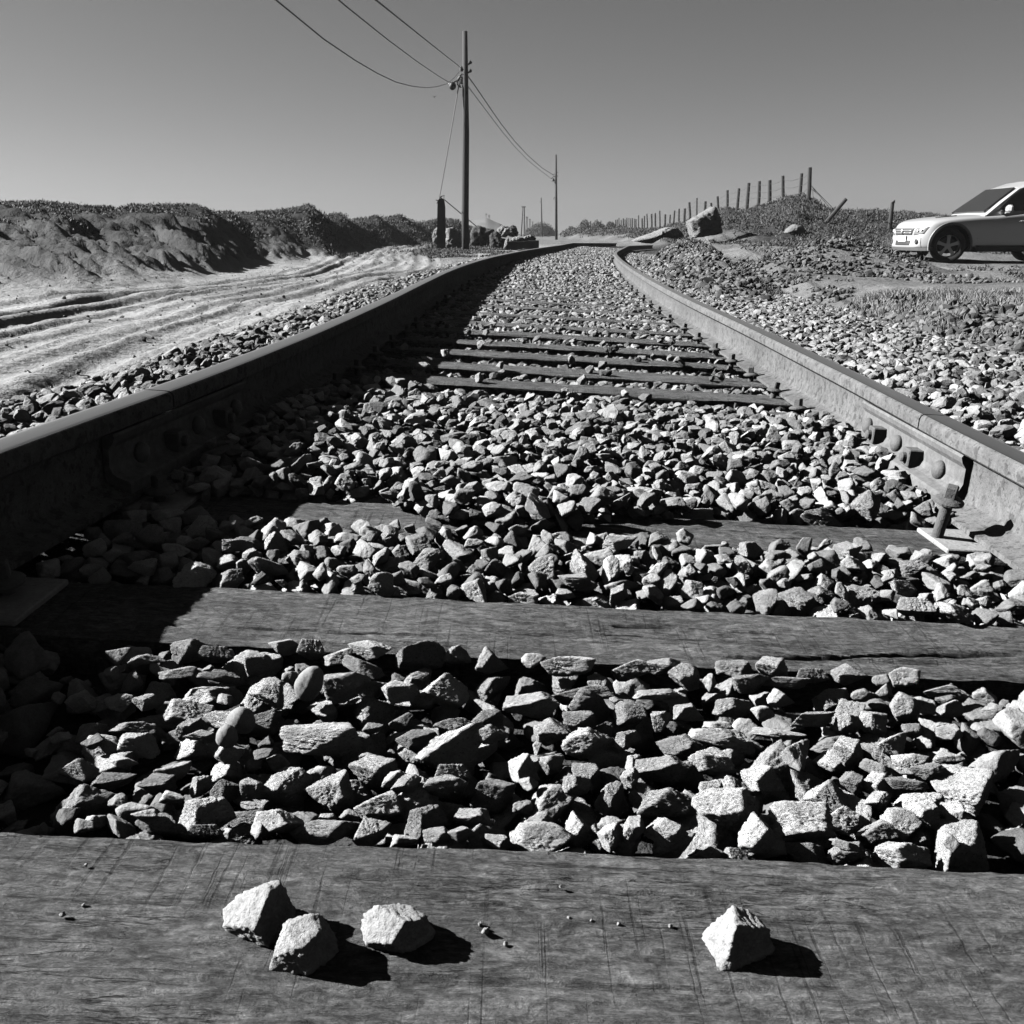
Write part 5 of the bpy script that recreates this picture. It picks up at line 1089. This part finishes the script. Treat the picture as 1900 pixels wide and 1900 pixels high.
# ---------------------------------------------------------------- people and bird, far away
def person(px, py_top, D, label, wide=1.0, arm=.25):
    foot = P(px, 401, D); g = ground_at(foot); s = 1.72
    J = {'pel': (0, 0, .93), 'ch': (0, 0, 1.28), 'nk': (0, 0, 1.47), 'hd': (0, -.01, 1.58), 'ht': (0, 0, 1.70), 'sl': (-.17, 0, 1.40), 'sr': (.17, 0, 1.40), 'el': (-.17 - arm * .6, 0, 1.14), 'er': (.17 + arm * .6, 0, 1.14), 'hl': (-.17 - arm * .3, -.12, .92), 'hr': (.17 + arm * .3, -.12, .92), 'kl': (-.11, -.02, .50), 'kr': (.11, -.02, .50), 'al': (-.13, 0, .08), 'ar': (.13, 0, .08), 'tl': (-.14, -.16, .04), 'tr': (.14, -.16, .04)}
    rad = {'pel': .15, 'ch': .17, 'nk': .06, 'hd': .10, 'ht': .07, 'sl': .07, 'sr': .07, 'el': .045, 'er': .045, 'hl': .035, 'hr': .035, 'kl': .065, 'kr': .065, 'al': .045, 'ar': .045, 'tl': .035, 'tr': .035}
    ks = list(J); E_ = [('pel', 'ch'), ('ch', 'nk'), ('nk', 'hd'), ('hd', 'ht'), ('ch', 'sl'), ('ch', 'sr'), ('sl', 'el'), ('sr', 'er'), ('el', 'hl'), ('er', 'hr'), ('pel', 'kl'), ('pel', 'kr'), ('kl', 'al'), ('kr', 'ar'), ('al', 'tl'), ('ar', 'tr')]
    me = bpy.data.meshes.new('person'); me.from_pydata([J[k] for k in ks], [(ks.index(a), ks.index(b)) for a, b in E_], []); o = link('person', me)
    sk = o.modifiers.new('skin', 'SKIN'); 
    if not me.skin_vertices: 
        C.view_layer.objects.active = o; bpy.ops.object.skin_root_mark if False else None
    if len(me.skin_vertices) == 0:
        with C.temp_override(object=o, active_object=o): bpy.ops.mesh.customdata_skin_add()
    for i, k in enumerate(ks): me.skin_vertices[0].data[i].radius = (rad[k] * wide, rad[k] * wide * .8)
    me.skin_vertices[0].data[0].use_root = True
    ss = o.modifiers.new('sub', 'SUBSURF'); ss.levels = 1; ss.render_levels = 1
    C.view_layer.update(); dg = C.evaluated_depsgraph_get(); m2 = bpy.data.meshes.new_from_object(o.evaluated_get(dg)); o.modifiers.clear(); o.data = m2; m2.materials.clear(); m2.materials.append(M_skin); m2.shade_smooth()
    o.location = (foot[0], D, g); tag(o, label, 'person', 'people on the far dune')
try:
    person(902, 392, 348, 'slim dark figure of a person standing on top of the distant dune')
    person(907.5, 395, 352, 'broader dark figure of a person just right of the slim one on the dune', 1.35, .5)
except Exception as e_: print('person failed', e_)
bp_ = P(806, 180, 120); mb = MB(); v, f = ICO[2]
mb.add(v * np.array([.07, .22, .07]), f.tolist()); mb.add(v * .045 + np.array([0, -.23, .03]), f.tolist())
for s in (-1, 1):
    mb.add([(0, -.08, .02), (0, .08, .02), (s * .2, .06, .12), (s * .2, -.07, .12), (s * .38, .06, .06), (s * .38, 0, .06), (0, -.08, .035), (0, .08, .035), (s * .2, .06, .135), (s * .2, -.07, .135)], [(0, 1, 2, 3), (3, 2, 4, 5), (6, 7, 8, 9), (9, 8, 4, 5), (0, 3, 9, 6), (1, 2, 8, 7)])
mb.add([(-.03, .2, 0), (.03, .2, 0), (.06, .34, 0), (-.06, .34, 0), (0, .2, .02), (0, .34, .01)], [(0, 1, 2, 3), (0, 4, 5, 3), (1, 4, 5, 2)])
o = mb.build('bird', M_bird); o.location = bp_; tag(o, 'small dark bird flying in the sky left of the tall pole', 'bird')

# ---------------------------------------------------------------- the parked car
def car():
    # local frame: x back from the nose, y to the left side (towards the viewer is -y), z up
    w0 = P(1752, 455, 20.2)
    az = R(183)
    t = empty('parked_car', (0, 0, 0), label='silver off-road car parked at the right edge, nose to the left', cat='car')
    def obj(mb, name, m, p=None, sm=True): return mb.build(name, m, p or t, sm)
    xs = [0, .02, .06, .15, .33, .66, 1.05, 1.40, 1.9, 2.6, 3.3, 3.9, 4.2, 4.36, 4.40]
    hw = [.62, .70, .79, .85, .885, .895, .895, .89, .89, .89, .89, .885, .86, .80, .72]
    bt = [.34, .30, .28, .27, .27, .27, .27, .27, .27, .27, .27, .28, .30, .36, .42]
    sh = [.58, .67, .74, .80, .85, .90, .93, .95, .99, 1.06, 1.07, 1.07, 1.05, 1.0, .92]
    tp = [.64, .75, .83, .88, .925, .965, .99, 1.01, 1.04, 1.10, 1.10, 1.10, 1.08, 1.03, .95]
    V = []; n = None
    for x, w, b, s, tq in zip(xs, hw, bt, sh, tp):
        half = [(w * .80, b), (w * .95, b + .03), (w * .985, b + .12), (w, b + .30 * (s - b) + .05), (w * 1.0, b + .7 * (s - b)), (w * .975, s - .03), (w * .90, s + .25 * (tq - s)), (w * .62, tq - .012), (w * .3, tq - .003)]
        ring = [(x, -a, z) for a, z in half] + [(x, a, z) for a, z in half[::-1]]; n = len(ring); V += ring
    m = len(xs)
    V = [list(q) for q in V]
    for q in V:      # plan curvature of the nose and tail
        if q[0] < .5: q[0] += .22 * (abs(q[1]) / .9) ** 3 * (1 - q[0] / .5)
        if q[0] < .12 and q[2] < .62: q[0] -= .03
    fs = [(k * n + j, k * n + (j + 1) % n, (k + 1) * n + (j + 1) % n, (k + 1) * n + j) for k in range(m - 1) for j in range(n)] + [tuple(range(n))[::-1], tuple(range((m - 1) * n, m * n))]
    body = mesh_obj('body', V, fs, M_car, t, True)
    ss = body.modifiers.new('s', 'SUBSURF'); ss.levels = ss.render_levels = 2
    WX, WR = (.66, 3.30), .355
    cut = MB()
    for wx in WX:
        for s in (-1, 1):
            M_ = np.array([[1, 0, 0], [0, 0, -1], [0, 1, 0]], float)
            cut.lathe([(.425, -.17), (.425, .25)], 40, (wx, s * .80, .36), M_)
    co = mesh_obj('cutter', np.concatenate(cut.v), cut.f, M_black)
    bo = body.modifiers.new('b', 'BOOLEAN'); bo.object = co; bo.operation = 'DIFFERENCE'; bo.solver = 'EXACT'
    C.view_layer.update(); dg = C.evaluated_depsgraph_get(); me = bpy.data.meshes.new_from_object(body.evaluated_get(dg)); body.modifiers.clear(); body.data = me; me.materials.clear(); me.materials.append(M_car); me.materials.append(M_black)
    for p in me.polygons:
        c = p.center; nn = p.normal; p.material_index = 0; p.use_smooth = True
        for wx in WX:
            d = math.hypot(c[0] - wx, c[2] - .36)
            if d < .432 and abs(c[1]) > .5 and ((c[0] - wx) * nn[0] + (c[2] - .36) * nn[2] < -.2 * d or (abs(c[1]) < .75 and abs(nn[1]) > .9)): p.material_index = 1; p.use_smooth = False
    bpy.data.objects.remove(co)
    if hasattr(me, 'set_sharp_from_angle'): me.set_sharp_from_angle(angle=R(40))
    # arch flares, sills and bumper skirt
    for wx in WX:
        for s in (-1, 1):
            an = np.linspace(R(-12), R(192), 26); o_ = []; 
            mb = MB(); rin, rout = .425, .475; ya, yb = s * .86, s * .915; N_ = len(an)
            for a in an:
                for r_, y_ in ((rin, ya), (rin, yb), (rout, yb - s * .01), (rout, ya)): o_.append((wx + r_ * math.cos(a), y_, .36 + r_ * math.sin(a)))
            mb.add(o_, [(k * 4 + j, k * 4 + (j + 1) % 4, (k + 1) * 4 + (j + 1) % 4, (k + 1) * 4 + j) for k in range(N_ - 1) for j in range(4)] + [(0, 1, 2, 3), tuple(range((N_ - 1) * 4, N_ * 4))]); obj(mb, 'arch_trim', M_carflare, sm=False)
    for s in (-1, 1):
        mb = MB(); mb.box((2.1, s * .86, .30), (1.75, .08, .12), None, .02); obj(mb, 'sill', M_black, sm=False)
    mb = MB(); prof = [(.03, 0), (.04, .45), (.10, .66), (.20, .80), (.26, .86)]
    pts = [(a, -b) for a, b in prof[::-1]] + [(a, b) for a, b in prof[1:]]; o_ = []
    for a, b in pts: o_ += [(a - .02, b, .315), (a - .015, b, .252), (a + .06, b * .93, .25), (a + .08, b * .93, .33)]
    N_ = len(pts); mb.add(o_, [(k * 4 + j, k * 4 + (j + 1) % 4, (k + 1) * 4 + (j + 1) % 4, (k + 1) * 4 + j) for k in range(N_ - 1) for j in range(4)] + [(0, 1, 2, 3), tuple(range((N_ - 1) * 4, N_ * 4))]); obj(mb, 'bumper_skirt', M_blk2, sm=False)
    # underbody
    mb = MB(); mb.box((2.2, 0, .29), (3.6, 1.25, .12), None, .02); obj(mb, 'underbody', M_black, sm=False)
    # nose pieces, drawn on the curved nose: front surface x at (y, z)
    me_b = me
    from mathutils.bvhtree import BVHTree
    bvh = BVHTree.FromPolygons([v.co[:] for v in me.vertices], [list(p.vertices) for p in me.polygons])
    def nose(y, z, off=.008):
        h = bvh.ray_cast((-1.0, y, z), (1, 0, 0)); return (h[0][0] - off if h[0] else .3)
    def sidey(x, z, s, off=.006):
        h = bvh.ray_cast((x, s * 2.0, z), (0, -s, 0)); return (h[0][1] + s * off if h[0] else s * .89)
    def patch_front(name, poly, m, off=.008, thick=.03, res=8, p=None):
        # poly: quad (y0,z0),(y1,z1),(y2,z2),(y3,z3) -> curved patch
        (a, b, c, d) = [np.array(q, float) for q in poly]; V_ = []
        for i in range(res + 1):
            for j in range(res + 1):
                u, v_ = i / res, j / res; q = a * (1 - u) * (1 - v_) + b * u * (1 - v_) + c * u * v_ + d * (1 - u) * v_; V_.append((nose(q[0], q[1], off), q[0], q[1]))
        nb = len(V_); V_ += [(x + thick, y, z) for x, y, z in V_]; r1 = res + 1
        f_ = [(i * r1 + j, (i + 1) * r1 + j, (i + 1) * r1 + j + 1, i * r1 + j + 1) for i in range(res) for j in range(res)]; f_ += [tuple(k + nb for k in q)[::-1] for q in f_]
        rim = [i * r1 for i in range(res + 1)] + [res * r1 + j for j in range(1, res + 1)] + [i * r1 + res for i in range(res - 1, -1, -1)] + [j for j in range(res - 1, 0, -1)]
        f_ += [(rim[k], rim[(k + 1) % len(rim)], rim[(k + 1) % len(rim)] + nb, rim[k] + nb) for k in range(len(rim))]
        return mesh_obj(name, V_, f_, m, p or t, True)
    gr = patch_front('grille', [(-.40, .58), (.40, .58), (.47, .72), (-.47, .72)], M_blk2)
    mb = MB()
    for z_ in (.62, .67):
        mb.tube([(nose(y_, z_, .016), y_, z_) for y_ in np.linspace(-.40, .40, 9)], .007, 6)
    mb.tube([(nose(0, z_, .02), 0, z_) for z_ in (.60, .65, .70)], .03, 8); mb.build('grille_bars', M_car, gr, True)
    for s in (-1, 1):
        patch_front('headlight', [(s * .47, .575), (s * .74, .60), (s * .79, .745), (s * .53, .725)], M_lamp, .010)
        mb = MB(); c = (nose(s * .60, .44, .004), s * .60, .44); M_ = np.array([[0, 0, -1], [0, 1, 0], [1, 0, 0]], float); mb.lathe([(.052, 0), (.055, .012), (.04, .014), (.01, .006)], 20, c, M_); obj(mb, 'fog_lamp', M_black)
    patch_front('air_intake', [(-.34, .365), (.34, .365), (.36, .46), (-.36, .46)], M_black)
    mb = MB(); mb.box((nose(0, .50, .02), 0, .50), (.012, .36, .13), None, .003); obj(mb, 'number_plate', M_plate_w, sm=False)
    # hood vent line, door cut lines, handle, mirror
    for s in (-1, 1):
        mb = MB(); mb.tube([(x_, sidey(x_, z_, s, -.004), z_) for x_, z_ in ((1.27, .93), (1.25, .8), (1.23, .5), (1.25, .34))], .006, 5); mb.tube([(x_, sidey(x_, z_, s, -.004), z_) for x_, z_ in ((2.38, .98), (2.40, .8), (2.44, .5), (2.42, .34))], .006, 5); obj(mb, 'door_seam', M_black)
        mb = MB(); mb.tube([(x_, sidey(x_, z_, s, .022), z_) for x_, z_ in ((2.08, .85), (2.13, .855), (2.25, .855), (2.30, .85))], .014, 8); obj(mb, 'door_handle', M_car)
        mb = MB(); mb.box((1.78, s * .98, 1.10), (.12, .2, .16), None, .045); mb.tube([(1.78, s * .84, 1.02), (1.78, s * .93, 1.06)], .02, 6); obj(mb, 'mirror', M_car, sm=False)
    mb = MB(); mb.tube([(x_, 0 + y_, z_) for x_, y_, z_ in ((.45, -.50, .938), (.66, -.52, .957), (.9, -.52, .975))], .012, 6); obj(mb, 'bonnet_groove', M_blk2)
    for s in (-1, 1):
        mb = MB(); mb.tube([(nose(y_, z_, .0), y_, z_) for y_, z_ in ((s * .47, .735), (s * .62, .765), (s * .74, .79))], .006, 5); mb.tube([(nose(s * .70, z_, .0), s * .70, z_) for z_ in (.52, .42, .33)], .007, 5); obj(mb, 'panel_seam', M_blk2)
        mb = MB(); mb.lathe([(.028, -.01), (.03, .006), (.01, .012)], 14, (nose(s * .60, .66, .016), s * .60, .66), np.array([[0, 0, -1], [0, 1, 0], [1, 0, 0]], float)); mb.lathe([(.028, -.01), (.03, .006), (.01, .012)], 14, (nose(s * .68, .68, .016), s * .68, .68), np.array([[0, 0, -1], [0, 1, 0], [1, 0, 0]], float)); obj(mb, 'lamp_bulb', M_rim)
    # greenhouse
    GH = [(1.36, .62, 1.00, .78), (1.70, .66, 1.27, .80), (2.10, .62, 1.56, .80), (2.45, .60, 1.68, .80), (3.1, .60, 1.71, .80), (3.9, .60, 1.67, .79), (4.12, .62, 1.42, .79), (4.26, .64, 1.09, .78)]
    V_ = []
    for x, wt, zt_, wb in GH:
        wtt = wb - (zt_ - 1.09) * .32
        bz = .94 if x < 1.5 else .98; ring = [(x, -wb, bz), (x, -(wb + wtt) / 2 - .0, (bz + zt_) / 2), (x, -wtt, zt_ - .05), (x, -wtt * .86, zt_ - .008), (x, 0, zt_ + .01), (x, wtt * .86, zt_ - .008), (x, wtt, zt_ - .05), (x, (wb + wtt) / 2, (bz + zt_) / 2), (x, wb, bz)]; V_ += ring
    n = 9; m = len(GH); fs = [(k * n + j, k * n + j + 1, (k + 1) * n + j + 1, (k + 1) * n + j) for k in range(m - 1) for j in range(n - 1)] + [(k * n + n - 1, k * n, (k + 1) * n, (k + 1) * n + n - 1) for k in range(m - 1)] + [tuple(range(n))[::-1], tuple(range((m - 1) * n, m * n))]
    cab = mesh_obj('cabin', V_, fs, M_car, t, False); 
    def gy_(x, z, s): # side surface of the greenhouse
        return s * (.80 - (z - 1.09) * .32 * .98 + .004)
    for s in (-1, 1):
        for poly in ([(1.62, 1.06), (2.38, 1.08), (2.38, 1.56), (2.22, 1.55), (1.92, 1.36)], [(2.46, 1.12), (3.3, 1.12), (3.3, 1.55), (2.46, 1.55)], [(3.38, 1.12), (3.98, 1.14), (3.86, 1.50), (3.38, 1.54)]):
            fr = [(x, gy_(x, z, s), z) for x, z in poly]; bk = [(x, y - s * .03, z) for x, y, z in fr]; mb = MB(); mb.add(fr + bk, [tuple(range(len(fr))), tuple(range(len(fr), 2 * len(fr)))[::-1]] + [(k, (k + 1) % len(fr), len(fr) + (k + 1) % len(fr), len(fr) + k) for k in range(len(fr))]); obj(mb, 'side_window', M_glass, sm=False)
    A_ = np.array([(1.36, 1.125), (1.96, 1.535)]); fr = [(1.41, -.70, 1.03), (1.41, .70, 1.03), (2.06, .58, 1.515), (2.06, -.58, 1.515)]; fr = [(x - .03, y, z + .035) for x, y, z in fr]; bk = [(x + .035, y, z - .05) for x, y, z in fr]
    mb = MB(); mb.add(fr + bk, [(0, 1, 2, 3), (7, 6, 5, 4)] + [(k, (k + 1) % 4, 4 + (k + 1) % 4, 4 + k) for k in range(4)]); obj(mb, 'windscreen', M_glass, sm=False)
    # wheels
    for wx in WX:
        for s in (-1, 1):
            wt = bpy.data.objects.new('wheel', None); COL.objects.link(wt); wt.parent = t; wt.location = (wx, s * .78, WR); wt.rotation_euler.z = (R(-20) if wx < 1 else 0)
            wt.empty_display_size = .1
            M_ = np.array([[1, 0, 0], [0, 0, -s], [0, s, 0]], float) if False else np.array([[1, 0, 0], [0, 0, 1], [0, -1, 0]], float)
            mb = MB(); mb.lathe([(.235, -.105), (.30, -.118), (.338, -.108), (.352, -.08), (.356, 0), (.352, .08), (.338, .108), (.30, .118), (.235, .105), (.225, .09), (.225, -.09), (.235, -.105)], 48, (0, 0, 0), M_, False); mb.build('tyre', M_tyre, wt, True)
            mb = MB(); fy = s * .085
            mb.lathe([(.232, -.10), (.236, -.10), (.236, .10), (.228, .10), (.215, .06), (.215, -.06), (.228, -.10)], 40, (0, 0, 0), M_, False); mb.lathe([(.06, fy - .03), (.06, fy + s * .004), (.04, fy + s * .008)] if s > 0 else [(.06, fy + .03), (.06, fy - .004), (.04, fy - .008)], 20, (0, 0, 0), M_)
            for k in range(5):
                a = k * 2 * math.pi / 5 + .3; u = np.array([math.cos(a), 0, math.sin(a)]); w_ = np.array([-math.sin(a), 0, math.cos(a)])
                v_ = []
                for r_, hwid, yy in ((.04, .030, fy), (.14, .030, fy - s * .008), (.226, .045, fy - s * .02)):
                    for sg in (-1, 1): v_.append(u * r_ + w_ * hwid * sg + np.array([0, yy, 0]))
                    for sg in (-1, 1): v_.append(u * r_ + w_ * hwid * sg + np.array([0, yy - s * .03, 0]))
                mb.add(v_, [(0, 1, 5, 4), (4, 5, 9, 8), (2, 3, 7, 6), (6, 7, 11, 10), (0, 4, 6, 2), (4, 8, 10, 6), (1, 3, 7, 5), (5, 7, 11, 9)])
            mb.build('rim', M_rim, wt, False)
            mb = MB(); mb.lathe([(.16, -.03), (.16, .03)], 30, (0, -s * .0, 0), M_); mb.build('brake_disc', M_blk2, wt, False)
    # pose the car: nose towards -x, near side is -y, and it stands on the sand
    hd = R(1.5)
    wl = np.array([.66, -.78]); c_, s_ = math.cos(hd), math.sin(hd); off = np.array([wl[0] * c_ - wl[1] * s_, wl[0] * s_ + wl[1] * c_])
    t.rotation_euler.z = hd; t.location = (w0[0] - off[0] + .07, w0[1] - off[1], 0)
    zs = []
    for wx in WX:
        for s in (-1, 1):
            q = np.array([wx * c_ - s * .78 * s_, wx * s_ + s * .78 * c_]) + np.array(t.location[:2]); zs.append(ground_at(q))
    t.location.z = CARZ
    return t
M_carflare = mat('silver_arch_trim', .16, .5, noise=[(6, 2, .1)])
M_blk2 = mat('dark_grey_plastic', .05, .6, noise=[(20, 2, .2)])
CARZ = float(P(1752, 488, 20.2)[2]) 
car()

# ---------------------------------------------------------------- sea haze
def haze():
    m = bpy.data.materials.new('sea_haze'); m.use_nodes = True; t = m.node_tree; t.nodes.clear()
    o = t.nodes.new('ShaderNodeOutputMaterial'); v = t.nodes.new('ShaderNodeVolumePrincipled'); v.inputs['Color'].default_value = (HAZE_C, HAZE_C, HAZE_C, 1); v.inputs['Density'].default_value = HAZE_D; v.inputs['Anisotropy'].default_value = .2
    t.links.new(v.outputs[0], o.inputs['Volume'])
    mb = MB(); mb.box((0, 0, 4.5), (12400, 12400, 25)); h = mb.build('haze', m); tag(h, 'thin pale haze over the far ground', 'haze', kind='stuff')
HAZE_C, HAZE_D = .17, .0009
haze()
